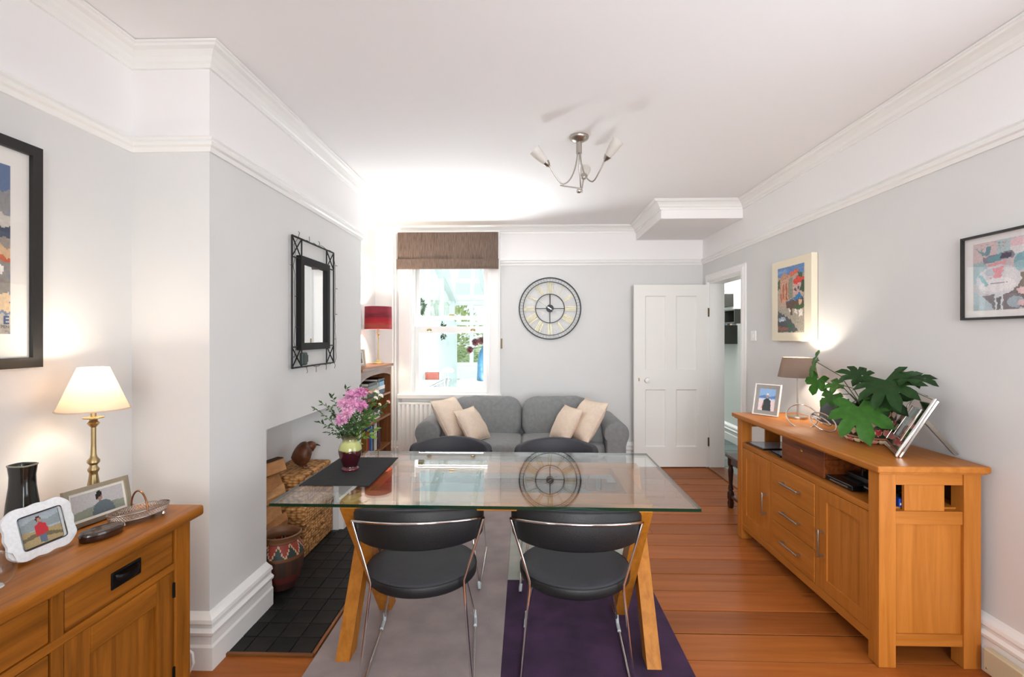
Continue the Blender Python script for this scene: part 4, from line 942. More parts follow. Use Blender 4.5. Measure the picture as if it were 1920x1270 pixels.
# carved wooden bird
bd = thing('wooden_bird', 'round carved wooden kiwi ornament on the upper trunk', 'ornament', (-1.475, 3.175, .5145), radians(35))
carv = M('carved_brown_wood', '#6a3c20', .4, noise=(16, .5, '#3c1e0e'), bump=(45, .5))
rr = []
for i in range(17):
    u = i/16; a = pi*u; r = .080*sin(a)**.66; cx = -.070+.13*u+.01*sin(a); cz = .078+.030*u
    rr.append([(cx, max(r, .002)*.95*cos(2*pi*k/20), cz+max(r, .002)*sin(2*pi*k/20)) for k in range(20)])
B().loft(rr).obj('body', carv, bd, 60)
B().loft([[(.050+.036*cos(2*pi*k/16)*s_, .034*sin(2*pi*k/16)*s_, z) for k in range(16)] for s_, z in ((.5, .105), (.95, .130), (1.0, .146), (.8, .162), (.3, .171))]).obj('head', carv, bd, 60)
B().tube([(.080, 0, .146), (.096, 0, .142), (.112, 0, .134)], [.007, .005, .002], 8).obj('beak', M('dark_beak', '#241812', .5), bd, 60)
for s in (-1, 1): B().tube([(.0, s*.03, .025), (.004, s*.032, .006), (.035, s*.036, .004)], .007, 8).obj('foot', carv, bd, 60)
# split logs
random.seed(21)
lgm = [M('log_split_%d' % i, c, .8, noise=(8, .3), bump=(30, .5), stretch=(3, 1, 3)) for i, c in enumerate(('#c08a58', '#b07845', '#cf9c68'))]; bark = M('bark', '#4a3020', .95, bump=(20, .9))
z = .0145; row = 0
while z < .60:
    hgt = random.uniform(.070, .092)
    for c in range(2):
        cx = -1.575+.094*c+random.uniform(-.008, .008); lg = thing('firewood_log', 'split firewood log, %s layer up from the hearth, %s side of the stack' % (('lowest', 'second', 'third', 'fourth', 'fifth', 'sixth', 'seventh', 'eighth', 'ninth', 'tenth', 'eleventh', 'twelfth')[row], ('wall', 'room')[c]), 'log', (cx, 2.77+random.uniform(-.03, .03), z), radians(random.uniform(-16, 16)), group='split logs stacked in the fireplace')
        kx = .042; fl2 = random.random() < .5; poly = [(-kx, 0), (kx*random.uniform(.6, 1), 0), (kx, hgt*random.uniform(.2, .5)), (random.uniform(0, .03), hgt-.003), (-kx*random.uniform(.3, .7), hgt*random.uniform(.8, .95))]; poly = [(-p_[0], p_[1]) for p_ in poly] if fl2 else poly
        L = random.uniform(.07, .10); tw_ = random.uniform(-.006, .006)
        o = B().loft([[(p[0]+tw_*s_, s_*L, p[1]) for p in poly] for s_ in (-1, -.3, .4, 1)]).obj('split_wood', lgm[(row*2+c) % 3], lg)
        B().loft([[(p[0], s_*L*.98, p[1]) for p in ((-.028, hgt-.0045), (.018, hgt-.0045), (.016, hgt-.001), (-.026, hgt-.001))] for s_ in (-1, 1)]).obj('bark', bark, lg)
    z += hgt+.0005; row += 1
# painted terracotta pot
pot = thing('terracotta_pot', 'terracotta pot painted with red and green zigzag triangles on the hearth', 'pot', (-1.345, 2.640, .0125))
prof = [(.070, 0), (.082, .004), (.100, .05), (.118, .10), (.126, .15), (.128, .19), (.122, .225), (.108, .250), (.098, .268), (.098, .282), (.108, .300), (.114, .308), (.108, .313), (.098, .306), (.088, .285), (.088, .26), (.10, .23), (.10, .1), (.07, .02)]
fine = []
for (r0, z0), (r1, z1) in zip(prof, prof[1:]):
    for k in range(4): fine.append((r0+(r1-r0)*k/4, z0+(z1-z0)*k/4))
fine.append(prof[-1])
pme = B().lathe(fine, 96).mesh('body', print_mat('painted_clay', .55), 50)
def potc(c):
    a = atan2(c.y, c.x)/(2*pi)*10; f = abs((a % 1)-.5)*2; z = c.z; rad = sqrt(c.x**2+c.y**2)
    if z > .272 or rad < .092 and z > .2: return C('#7a5236')
    if .195 < z < .268:
        h = (z-.195)/.073
        if abs(h-f) < .10: return C('#c9a27c')
        return C('#2c3a38') if h < f else C('#8c3428')
    if .175 < z < .195: return C('#6e4426')
    if .09 < z < .175: return C('#3c2a20') if (int(a*2) % 2) else C('#4a2c22')
    return C('#5c2420') if z > .05 else C('#3a1e18')
paint(pme, potc); link('body', pme, pot).scale = (.92, .92, .95)

# ================================================================== ON THE TABLE
TT = .7503
rn = thing('table_runner', 'dark charcoal woven runner across the left end of the glass table', 'table runner', (-.815, 2.285, TT))
rme = []
for i in range(25):
    x = -.148+.296*i/24; rme.append([(x, -.238, .0), (x, .236, .0), (x, .2365, .0022), (x, -.2385, .0022)])
B().loft(rme).obj('cloth', M('runner_weave', '#2b2a2b', .95, bump=(420, .8), stretch=(.2, 1, 1), noise=(90, .2)), rn)
B().tube([(-.149, -.239, .0016), (.149, -.239, .0016), (.149, .237, .0016), (-.149, .237, .0016)], .0016, 5, loop=True).obj('hem', M('runner_hem', '#222122', .95), rn)
vs_ = thing('flower_vase', 'maroon and lime glazed jug vase with a ruffled rim on the dark runner', 'vase', (-.832, 2.285, TT+.0026))
vp = [(.004, 0), (.036, 0), (.040, .004), (.040, .010), (.034, .015), (.032, .02), (.040, .040), (.048, .062), (.053, .085), (.0535, .10), (.050, .115), (.043, .128), (.036, .138), (.033, .146), (.034, .153), (.039, .162), (.045, .170)]
vin = [(.041, .168), (.034, .160), (.030, .15), (.030, .142), (.04, .12), (.045, .1), (.03, .03), (.004, .02)]
nv = 64; rings = []
for r, z in vp+vin:
    k = max(0, (z-.150)/.02); rings.append([Vector((r*cos(2*pi*j/nv)*(1+.10*k*cos(6*2*pi*j/nv)), r*sin(2*pi*j/nv)*(1+.10*k*cos(6*2*pi*j/nv)), z+.005*k*cos(6*2*pi*j/nv))) for j in range(nv)])
m, t, p = nt('two_tone_glaze'); tc = N(t, 'ShaderNodeTexCoord'); sp = N(t, 'ShaderNodeSeparateXYZ'); nz = N(t, 'ShaderNodeTexNoise'); nz.inputs['Scale'].default_value = 60; mp = N(t, 'ShaderNodeMapping'); mp.inputs['Scale'].default_value = (1, 1, .15)
t.links.new(tc.outputs['Object'], mp.inputs[0]); t.links.new(mp.outputs[0], nz.inputs[0]); t.links.new(tc.outputs['Object'], sp.inputs[0])
ad = N(t, 'ShaderNodeMath', operation='MULTIPLY_ADD'); ad.inputs[1].default_value = .016; t.links.new(nz.outputs[0], ad.inputs[0]); t.links.new(sp.outputs[2], ad.inputs[2])
rp = N(t, 'ShaderNodeValToRGB'); mr = N(t, 'ShaderNodeMapRange'); mr.inputs[1].default_value = 0; mr.inputs[2].default_value = .18; t.links.new(ad.outputs[0], mr.inputs[0]); t.links.new(mr.outputs[0], rp.inputs[0])
e = rp.color_ramp.elements; e[0].color = (*C('#6b2430'), 1); e[1].color = (*C('#2c241e'), 1)
for pos, c in ((.10, '#5a1a26'), (.14, '#2e0c14'), (.57, '#3a1018'), (.60, '#a8aa68'), (.78, '#b8bb78'), (.86, '#6d6a48')): q = rp.color_ramp.elements.new(pos); q.color = (*C(c), 1)
t.links.new(rp.outputs[0], p.inputs['Base Color']); p.inputs['Roughness'].default_value = .12; p.inputs['Coat Weight'].default_value = .6
B().loft(rings).obj('body', m, vs_, 60)
# flowers
random.seed(4)
def petals(b, c, ax, R, n, wd, curl=.3, spread=1.0):
    ax = Vector(ax).normalized(); q = Vector((0, 0, 1)).rotation_difference(ax)
    for k in range(n):
        f = (k+.5)/n; th = f*spread*1.75; ph = k*2.39996
        d = q @ Vector((sin(th)*cos(ph), sin(th)*sin(ph), cos(th))); L = R*(.72+.28*f)*random.uniform(.85, 1.1)
        s = d.cross(Vector((random.uniform(-1, 1), random.uniform(-1, 1), random.uniform(-1, 1)))).normalized(); u = d.cross(s)
        p0 = c+d*R*.12; p1 = c+d*L*.62+u*.003; p2 = c+d*L+u*(-curl*L*.2)
        v = [b.bm.verts.new(x) for x in (p0-s*wd*.25, p0+s*wd*.25, p1+s*wd*.5, p2, p1-s*wd*.5)]
        b.bm.faces.new(v)
VB = Vector((-.832, 2.285, TT+.15)); stemm = M('stem_green', '#3f5a26', .6)
def pt(px, y_, dy=0.0):
    dd = 2.34+dy; r = (px-960)/910; return Vector(((r-.0274)*dd, dd*(1+.0274*r), 1.39-(y_-630)*dd/910))
pinks = [M('petal_pink_%d' % i, c, .7, noise=(60, .25)) for i, c in enumerate(('#e6a6cc', '#dd93c0', '#eeb8d6'))]
for i, (px, y_, dy, lab) in enumerate(((659, 742, -.02, 'topmost pink chrysanthemum in the bouquet'), (676, 738, .01, 'pink chrysanthemum at the upper right of the cluster'), (645, 757, -.05, 'pink chrysanthemum on the left of the cluster'), (662, 757, -.06, 'pink chrysanthemum in the middle of the cluster'), (677, 762, -.02, 'pink chrysanthemum low on the right of the cluster'), (651, 775, -.07, 'pink chrysanthemum low at the front of the cluster'), (641, 787, -.05, 'lowest pink chrysanthemum near the vase rim'))):
    c = pt(px, y_, dy); t = thing('chrysanthemum', lab, 'flower', c, group='pink chrysanthemums in the jug vase'); ax = (c-VB).normalized()*.6+Vector((0, -.8, .2)); b = B(); petals(b, Vector((0, 0, 0)), ax, .038, 150, .010); b.obj('petals', pinks[i % 3], t)
    B().tube([(0, 0, 0), ((VB-c)*.5)+Vector((0, .01, 0)), VB-c+Vector((random.uniform(-.012, .012), random.uniform(-.012, .012), -.06))], .0022, 5).obj('stem', stemm, t)
for i, (px, y_, dy, R, col, lab) in enumerate(((706, 736, .04, .017, '#efe9dc', 'white carnation highest on the right of the bouquet'), (714, 743, .05, .016, '#f2ece0', 'white carnation at the right edge of the bouquet'), (704, 747, .02, .013, '#ece6da', 'small white carnation below the others'), (686, 733, .06, .016, '#cf6a6c', 'coral carnation behind the pink blooms'), (694, 737, .05, .012, '#e3a8a4', 'pale coral carnation beside the white ones'), (728, 754, .05, .011, '#e8b4a6', 'peach carnation bud reaching furthest right'), (712, 759, .04, .010, '#e9e6c0', 'cream carnation bud on the right of the bouquet'))):
    c = pt(px, y_, dy); t = thing('carnation', lab, 'flower', c, group='carnations in the jug vase'); b = B(); petals(b, Vector((0, 0, 0)), (c-VB), R, 60, R*.55, .5, .95); b.obj('petals', M('carnation_'+col.strip('#'), col, .75), t)
    B().tube([(0, 0, 0), ((VB-c)*.4)+Vector((0, .0, .01)), VB-c+Vector((0, 0, -.05))], .0016, 5).obj('stem', stemm, t); d = (VB-c).normalized()
    B().tube([d*R*.2, d*R*1.4], [R*.5, R*.25], 8).obj('calyx', stemm, t)
leafg = [M('leaf_green_%d' % i, c, .5, noise=(25, .3)) for i, c in enumerate(('#3f5f24', '#2c4a1c', '#587a2c', '#6f8f3a'))]
def leaf_quad(b, p, d, n, L, wd):
    d = d.normalized(); s = d.cross(n).normalized(); u = s.cross(d)
    v = [b.bm.verts.new(x) for x in (p, p+d*L*.45+s*wd*.5+u*.002, p+d*L, p+d*L*.45-s*wd*.5+u*.002)]; m_ = b.bm.verts.new(p+d*L*.45-u*.002)
    b.bm.faces.new((v[0], v[1], m_)); b.bm.faces.new((v[1], v[2], m_)); b.bm.faces.new((v[2], v[3], m_)); b.bm.faces.new((v[3], v[0], m_))
def sprig(tip, mid, lab, nl, L, wd, mi, grp):
    t = thing('leafy_sprig', lab, 'foliage', VB, group=grp); tip = tip-VB; mid = mid-VB; P = [Vector((0, 0, -.05))*(1-u)**2+mid*2*u*(1-u)+tip*u*u for u in [q/12 for q in range(13)]]
    B().tube(P, [.002-.0012*q/12 for q in range(13)], 5).obj('stem', stemm, t); b = B()
    for k in range(nl):
        u = .22+.78*k/(nl-1); f = u*12; i = min(11, int(f)); p = P[i].lerp(P[i+1], f-i); d = (P[i+1]-P[i]).normalized(); sd = d.cross(Vector((random.uniform(-1, 1), random.uniform(-1, 1), 1))).normalized()*(1 if k % 2 else -1)
        leaf_quad(b, p, d*.55+sd, Vector((random.uniform(-.4, .4), -.6, .8)), L*random.uniform(.7, 1.1), wd)
    leaf_quad(b, P[-1], P[-1]-P[-2], Vector((0, -.6, .8)), L, wd); b.obj('leaves', leafg[mi], t)
G_ = 'green sprigs in the jug vase'
SPR = ['fine sprig reaching furthest left from the bouquet', 'fine sprig curving up at the upper left of the bouquet', 'dark sprig rising left of the highest pink bloom', 'dark sprig pointing left below the furthest-left one', 'short dark sprig drooping left near the vase rim', 'dark sprig standing up behind the topmost pink bloom', 'dark sprig highest of all, behind the right-hand pink bloom',
       'bright leafy sprig under the white carnations', 'bright broad-leaved sprig low on the right of the bouquet', 'dark sprig below the cream carnation bud', 'large-leaved sprig right of the lowest right pink bloom', 'yellow-green sprig with big leaves low on the right', 'yellow-green sprig hanging over the vase rim on the right', 'dark leafy sprig at the front above the vase mouth', 'dark leafy sprig under the lowest pink bloom', 'mid-green leafy sprig at the front right of the vase mouth', 'short dark sprig at the left of the vase mouth', 'tall leafy sprig hidden behind the middle pink blooms', 'leafy sprig between the pink blooms and the white carnations', 'dark sprig just left of the pink cluster']
for px, y_, mx_, my_, dy, nl, L, mi in ((592, 768, 630, 790, -.02, 18, .028, 0), (605, 757, 632, 775, .02, 18, .028, 0), (622, 745, 640, 770, .03, 16, .028, 1), (598, 793, 630, 800, -.03, 16, .026, 1), (612, 812, 640, 812, -.04, 14, .022, 1), (648, 731, 650, 760, .05, 14, .03, 1), (675, 729, 668, 760, .07, 14, .03, 1),
                                       (700, 752, 684, 775, .06, 16, .035, 2), (698, 785, 682, 790, .0, 14, .04, 2), (716, 768, 690, 785, .05, 14, .035, 1), (690, 775, 676, 795, -.03, 14, .045, 0), (700, 806, 684, 808, -.02, 8, .045, 3), (693, 818, 680, 812, -.04, 6, .05, 3), (668, 790, 662, 800, -.08, 14, .04, 1), (650, 800, 650, 806, -.08, 12, .032, 1), (676, 800, 668, 804, -.08, 12, .04, 0), (636, 806, 644, 808, -.05, 12, .026, 1), (660, 780, 660, 795, .03, 18, .04, 0), (684, 760, 674, 780, .03, 16, .035, 0), (628, 775, 644, 790, .0, 16, .03, 1)):
    k_ = SPR.pop(0)
    sprig(pt(px, y_, dy), pt(mx_, my_, dy*.5), k_, nl, L, L*.42, mi, G_)
# ================================================================== ON THE LONG SIDEBOARD
SZ = .8535
man = painter('#bcd2ea', [('r', '#8fb4dc', (0, .62, 1, 1)), ('p', '#5f86bc', [(0, .62), (.3, .72), (.6, .64), (1, .70), (1, .55), (0, .55)]), ('r', '#e6d8dc', (0, 0, 1, .5)), ('p', '#3c4448', [(.26, .0), (.30, .46), (.44, .56), (.60, .56), (.74, .46), (.80, .0)]), ('e', '#b98a74', (.52, .66, .07, .10)), ('e', '#e4e2e0', (.52, .745, .075, .04)), ('p', '#b98a74', [(.20, .12), (.28, .36), (.32, .3), (.26, .1)])], .012, .08, 10)
stand_frame('photo_frame', 'white-edged grey photo frame at the far end of the oak sideboard', (1.560, 3.380, SZ+.0018), radians(-53.6), 14, .172, .212, .006, M('frame_white', '#eceae6', .4), '#9b9894', man, .026)
# linked ring ornament
ro = thing('ring_ornament', 'polished silver ornament of looping rings on the oak sideboard', 'ornament', (1.665, 2.935, SZ))
def hoop(c, r, nrm, name, tr_=.0042):
    q = Vector((0, 0, 1)).rotation_difference(Vector(nrm).normalized()); B().tube([Vector(c)+q @ Vector((r*cos(2*pi*k/48), r*sin(2*pi*k/48), 0)) for k in range(48)], tr_, 8, loop=True).obj(name, m_chrome, ro, 60)
hoop((.0, .035, .052), .082, (-.25, -.75, .62), 'loop'); hoop((.035, -.115, .045), .070, (.1, -.62, .75), 'loop'); hoop((.035, -.10, .052), .052, (.35, -.35, .85), 'loop')
B().lathe([(.002, .052), (.024, .05), (.028, .056), (.026, .06), (.004, .056)], 20, (.03, -.06, 0)).obj('dish', m_chrome, ro, 40)
# black tablet-like panel leaning on the wall
bp_ = thing('tablet_case', 'flat black framed panel leaning on the wall behind the plant', 'frame', (1.835, 3.085, SZ+.002), radians(-79)); bp_.rotation_euler = (radians(-8), 0, radians(-79))
B().box(0, .30, -.006, .006, 0, .15, .004).obj('case', M('black_case', '#1b1a1c', .4), bp_)
B().box(.012, .288, -.0075, -.005, .012, .138).obj('face', M('black_face', '#121214', .15), bp_)
# heart-patterned pot with the big-leaved plant
pp = thing('potted_plant', 'large-leaved fatsia plant in a heart-patterned pot on the oak sideboard', 'plant', (1.772, 2.545, SZ))
prof = [(.004, 0), (.104, 0), (.112, .006), (.115, .020), (.109, .023), (.098, .026), (.102, .06), (.107, .10), (.112, .140), (.110, .146), (.103, .14), (.098, .11)]
fine = []
for (r0, z0), (r1, z1) in zip(prof, prof[1:]):
    kk = max(1, int(sqrt((r1-r0)**2+(z1-z0)**2)/.0025))
    if r0 < .01: kk = 1
    for k in range(kk): fine.append((r0+(r1-r0)*k/kk, z0+(z1-z0)*k/kk))
fine.append(prof[-1])
pme = B().lathe(fine, 200).mesh('pot', print_mat('painted_hearts', .5), 50)
HC = [C(c) for c in ('#d06a6a', '#e8d8b0', '#b8323a', '#dc8a80', '#ead9c0')]
def hearts(c):
    z = c.z; a = atan2(c.y, c.x)/(2*pi); rad = sqrt(c.x**2+c.y**2)
    if .019 < z < .0245 and rad > .100: return C('#e0946c')
    if z > .139 or rad < .0945: return C('#3a3428')
    rows = ((-.006, .021, 20), (.027, .063, 17), (.066, .102, 17), (.104, .138, 17))
    for i, (z0, z1, n) in enumerate(rows):
        if z0 < z < z1:
            u = (a*n+i*.5); k = math.floor(u); x = (u-k-.5)*2.5; y_ = ((z-z0)/(z1-z0)-.45)*2.7
            f = (x*x+y_*y_-1)**3-x*x*y_**3
            if f < -.06: return HC[(k+i*2) % 5]
            if f < .012: return C('#d8b890')
            return C('#20261a')
    return C('#3a4a24')
paint(pme, hearts); link('pot', pme, pp).scale = (1, 1, 1.2)
B().lathe([(.004, .148), (.1, .148), (.099, .152), (.004, .154)], 32).obj('soil', M('potting_soil', '#2a1d14', .95, bump=(60, .8)), pp)
random.seed(9)
def palmate(R, nl=7, span=250, droop=.25):
    """lobed leaf: stalk joint at origin, tip along +Y, normal +Z"""
    b = B(); c0 = b.bm.verts.new((0, 0, 0)); pr = None; first = None; A = radians(span)
    zf = lambda x, y_, k: k*.018-droop*((x*x+y_*y_)/R)
    seq = []
    for i in range(nl):
        a = -A/2+A*i/(nl-1); L = R*(1-.30*abs(i-(nl-1)/2)/((nl-1)/2)); hw = A/(nl-1)/2
        for da, rr, rid in ((-hw, .46*R, 0), (-hw*.86, .62*L, .4), (-hw*.62, .80*L, .6), (0, L, .2), (hw*.62, .80*L, .6), (hw*.86, .62*L, .4)):
            seq.append((a+da, rr, rid, a, L))
    seq.append((A/2+A/(nl-1)/2, .36*R, 0, 0, R))
    vs = []
    for a, rr, rid, ac, L in seq:
        x, y_ = rr*sin(a), rr*cos(a); vs.append(b.bm.verts.new((x, y_, zf(x, y_, rid))))
    for i in range(nl):
        k = i*6; _, _, _, ac, L = seq[k+3]
        ms = [b.bm.verts.new((q*L*sin(ac), q*L*cos(ac), zf(q*L*sin(ac), q*L*cos(ac), -.35))) for q in (.36, .58, .80)]
        v0, v1, v2, tp, v4, v5, v6 = vs[k], vs[k+1], vs[k+2], vs[k+3], vs[k+4], vs[k+5], vs[k+6]
        for f in ((c0, v0, ms[0]), (v0, v1, ms[1], ms[0]), (v1, v2, ms[2], ms[1]), (v2, tp, ms[2]), (tp, v4, ms[2]), (v4, v5, ms[1], ms[2]), (v5, v6, ms[0], ms[1]), (v6, c0, ms[0])): b.bm.faces.new(f)
    return b
fats = [M('fatsia_dark', '#1d3c15', .5, noise=(30, .25), spec=.3), M('fatsia_mid', '#2c5020', .5, noise=(30, .25), spec=.3), M('fatsia_light', '#36661f', .5, noise=(30, .25), spec=.3), M('fatsia_pale', '#4c7632', .5, noise=(30, .2), spec=.3)]
base = Vector((0, 0, .152)); fst = M('fatsia_stalk', '#4e5c30', .6)
for loc, tip, nrm, R, mi, nl in (((-.050, -.175, .325), (-.25, -.75, -.55), (-.62, -.62, .55), .185, 0, 9), ((-.115, -.085, .180), (-.15, -.55, -.80), (-.70, -.62, .38), .190, 2, 7), ((-.125, .270, .395), (-.1, .5, -.75), (-.80, .35, .25), .110, 3, 7), ((-.120, .250, .285), (-.25, .25, -.9), (-.85, -.45, .2), .095, 2, 5),
                               ((-.075, .140, .275), (-.5, .55, -.2), (-.35, -.5, .8), .075, 3, 5), ((-.105, .140, .215), (-.55, .35, -.6), (-.6, -.3, .7), .090, 2, 5), ((.040, -.200, .345), (.35, -.75, -.10), (-.2, -.25, .95), .120, 0, 7), ((-.030, -.135, .245), (.30, -.75, -.60), (-.75, -.35, .55), .130, 0, 7), ((-.060, -.02, .335), (-.4, .35, .15), (-.15, -.55, .8), .115, 0, 7), ((.03, .05, .22), (.2, .7, -.3), (-.4, -.2, .85), .10, 1, 7), ((-.10, .045, .165), (-.5, .5, -.5), (-.75, -.1, .5), .08, 2, 5)):
    loc = Vector(loc); ty = Vector(tip).normalized(); n_ = Vector(nrm); n_ = (n_-ty*n_.dot(ty)).normalized(); tx = ty.cross(n_)
    rot = Matrix((tx, ty, n_)).transposed().to_euler()
    palmate(R, nl).obj('leaf', fats[mi], pp, 70, loc=loc, rot=rot)
    B().tube([base+Vector((loc.x*.1, loc.y*.1, 0)), base.lerp(loc, .5)+Vector((0, 0, .045)), loc], .0024, 6).obj('stalk', fst, pp, 60)
# silver frame on a strut at the near end
sf = thing('photo_frame', 'polished silver photo frame seen sideways, propped on a strut beside the plant', 'photo frame', (1.782, 2.452, SZ+.004), radians(-117)); sf.rotation_euler = (radians(-27), 0, radians(-117))
B().wall([0, .296], [0, .285], [(.078, .218, .065, .220)], -.009, .009, FR).obj('frame', M('silver_frame', '#d8d4d0', .12, 1.0), sf)
B().tube([(0, -.006, 0), (.296, -.006, 0), (.296, -.006, .285), (0, -.006, .285)], .008, 8, loop=True).obj('frame_edge', M('silver_frame', '#d8d4d0', .12, 1.0), sf, 60)
B().tube([(.076, -.009, .063), (.220, -.009, .063), (.220, -.009, .222), (.076, -.009, .222)], .005, 8, loop=True).obj('inner_bead', m_chrome, sf, 60)
picture('photo', .140, .155, 24, 26, painter('#7fa6a0', [('r', '#4f5a4c', (0, 0, 1, .4)), ('e', '#c9a090', (.5, .55, .2, .22)), ('p', '#8a4a44', [(.3, 0), (.3, .4), (.7, .4), (.7, 0)])], .03, .2, 9), sf, (.078, .002, .065), rough=.2)
B().box(.004, .292, .0092, .0125, .004, .281).obj('backing', M('frame_backing', '#4a4038', .7), sf)
B().loft([[(.12, .0125, .19), (.176, .0125, .19), (.176, .0125, .21), (.12, .0125, .21)], [(.128, .195, .1015), (.168, .195, .1015), (.168, .205, .1125), (.128, .205, .1125)]]).obj('strut', M('strut_pewter', '#5c544c', .35, .8), sf)
# in the open shelf
SH = .6625
wb = thing('wooden_box', 'antique walnut box with a brass keyhole in the open shelf of the sideboard', 'box', (1.512, 2.500, SH), 0)
waln = wood('walnut_veneer', '#8f4c22', '#552810', 'y', .3, 1.2, False, .25, .02)
B().box(0, .21, 0, .405, .005, .098, .003).obj('body', waln, wb); B().box(0, .21, 0, .405, .0985, .148, .003).obj('lid', waln, wb)
B().lathe([(.001, 0), (.008, 0), (.007, .002), (.001, .003)], 16, sy=1.0, sx=1.5).xf(Matrix.Rotation(radians(-90), 4, 'Y')).obj('escutcheon', M('bright_brass', '#c9a24c', .25, 1.0), wb, 40, loc=(0, .2025, .095))
for dx in (.02, .19):
    for dy in (.02, .385): B().lathe([(.006, 0), (.009, .003), (.006, .006)], 10, (dx, dy, -.0005)).obj('foot', M('box_foot', '#1c1210', .5), wb)
blk = M('device_black', '#0e0e10', .25); blk2 = M('device_dark', '#1a1a1d', .5)
t = thing('disc_player', 'slim black disc player in the open shelf beside the walnut box', 'electronics', (1.515, 2.295, SH)); B().box(0, .27, 0, .195, .003, .030, .004).obj('case', blk, t); B().box(-.002, .002, .03, .16, .012, .018).obj('slot', m_steel, t); B().box(.05, .2, .03, .16, .0295, .0315).obj('top_plate', blk2, t)
for dx in (.03, .24): B().box(dx-.01, dx+.01, .02, .175, 0, .0035).obj('foot', blk2, t)
t = thing('router', 'black box with a stub aerial at the back of the open shelf', 'electronics', (1.60, 2.30, SH+.032)); B().box(0, .12, 0, .16, .0, .022, .004).obj('case', blk2, t); B().tube([(.02, .08, .02), (.02, .08, .075)], .004, 8).obj('aerial', blk, t)
t = thing('games_controller', 'dark rounded gadget lying at the near end of the open shelf', 'electronics', (1.545, 2.23, SH+.0003)); cushion(.12, .10, .05, 3, .004, 2, 12).obj('case', blk, t, 60, loc=(.07, .03, .0255)); B().tube([(.01, .0, .028), (.03, .06, .030)], .004, 6).obj('silver_strip', m_steel, t)
t = thing('black_pouch', 'soft black pouch at the near end of the open shelf', 'pouch', (1.53, 2.125, SH+.0003)); cushion(.11, .07, .05, 4, .008, 6, 12).obj('bag', M('pouch_black', '#131314', .9), t, 60, loc=(.06, .036, .0265)); B().tube([(.02, .036, .05), (.10, .036, .052)], .0025, 6).obj('zip', blk2, t)
t = thing('blue_carton', 'small blue and white carton inside the end opening of the sideboard', 'carton', (1.585, 2.105, SH+.0003)); picture('front_print', .05, .035, 20, 14, painter('#1f45a8', [('p', '#e8ecf4', [(.1, .2), (.9, .35), (.9, .6), (.1, .5)])], .02, .05, 8), t, (0, -.0006, 0)); B().box(0, .05, 0, .05, 0, .035).obj('box', M('carton_blue', '#1f45a8', .5), t)
for i, (lab, y_, sx_, z_) in enumerate((('black-edged tablet lying at the far end of the open shelf', 3.12, .0, SH), ('smaller tablet half under the walnut box side of the shelf', 2.935, .008, SH))):
    t = thing('tablet', lab, 'tablet', (1.508+sx_, y_, z_+.0003), radians(4-8*i), group='tablets on the open shelf'); L = (.21, .155)[i]; B().box(0, .24, 0, L, 0, .009, .003).obj('case', blk, t); B().box(.015, .225, .015, L-.015, .0088, .0098).obj('screen', M('tablet_screen', '#8fa0ac', .08, spec=.8), t)

# ================================================================== ON THE NEAR SIDEBOARD
LZ = .7735
vz = thing('dark_vase', 'dark square-shouldered glazed vase behind the white photo frame', 'vase', (-1.497, 1.405, LZ))
def sq(r, z, p_=3.2, n=48, k=1.0):
    o = []
    for j in range(n):
        a = 2*pi*j/n; f = (abs(cos(a))**p_+abs(sin(a))**p_)**(-1/p_); o.append((r*f*cos(a), r*f*sin(a)*.8, z))
    return o
vzm = M('dark_glaze', '#0e0b09', .14, noise=(30, .6, '#1e201a'), coat=.6)
B().loft([sq(.038, 0), sq(.042, .006), sq(.041, .06), sq(.036, .12), sq(.030, .17), sq(.029, .20), sq(.032, .226), sq(.033, .234), sq(.030, .234), sq(.025, .22), sq(.025, .1), sq(.02, .02)]).obj('body', vzm, vz, 50)
B().tube([sq(.032, .232)[k] for k in range(48)], .0025, 6, loop=True).obj('rim', M('pale_glaze', '#8a8474', .2, coat=.5), vz, 60)
for k in (-1, 1): B().lathe([(.001, 0), (.020, 0), (.017, .002), (.001, .003)], 20).xf(Matrix.Rotation(radians(90), 4, 'X')).obj('medallion', M('green_glaze', '#3a4a34', .2, coat=.5), vz, 40, loc=(0, -.0325, .075)) if k < 0 else None
woman = painter('#b9b6b6', [('p', '#8a9284', [(0, 0), (1, 0), (1, .35), (.5, .42), (0, .3)]), ('p', '#5d6a70', [(.34, 0), (.40, .40), (.52, .55), (.68, .50), (.78, .25), (.80, 0)]), ('e', '#9c7a6c', (.525, .68, .05, .15)), ('e', '#1c1614', (.52, .83, .065, .13)), ('e', '#1c1614', (.47, .72, .022, .12))], .012, .08, 10)
stand_frame('photo_frame', 'silver photo frame with a dark-haired sitter, before the cream lamp', (-1.434, 1.482, LZ+.0018), radians(78.6), 12, .205, .122, .014, M('pewter_frame', '#b0a898', .25, .9), '#e9e4d8', woman, .008)
red = painter('#a9b4bc', [('p', '#8f9a9c', [(0, .7), (.4, .86), (.7, .74), (1, .82), (1, .5), (0, .5)]), ('p', '#a8946c', [(0, .5), (1, .44), (1, 0), (0, 0)]), ('p', '#6e6448', [(0, .3), (.5, .42), (1, .2), (1, .12), (.4, .26), (0, .2)]), ('p', '#c02c38', [(.38, .28), (.40, .62), (.52, .72), (.66, .62), (.70, .32)]), ('e', '#4a1c1c', (.50, .82, .065, .10)), ('e', '#b98870', (.51, .79, .045, .075)), ('p', '#5c6a80', [(.44, .28), (.46, .04), (.62, .04), (.62, .28)])], .012, .08, 10)
wf = thing('photo_frame', 'white scalloped photo frame with a person in a red coat', 'photo frame', (-1.352, 1.238, LZ+.006), radians(86)); wf.rotation_euler = (radians(-16), 0, radians(86))
W_, H_w = .180, .142
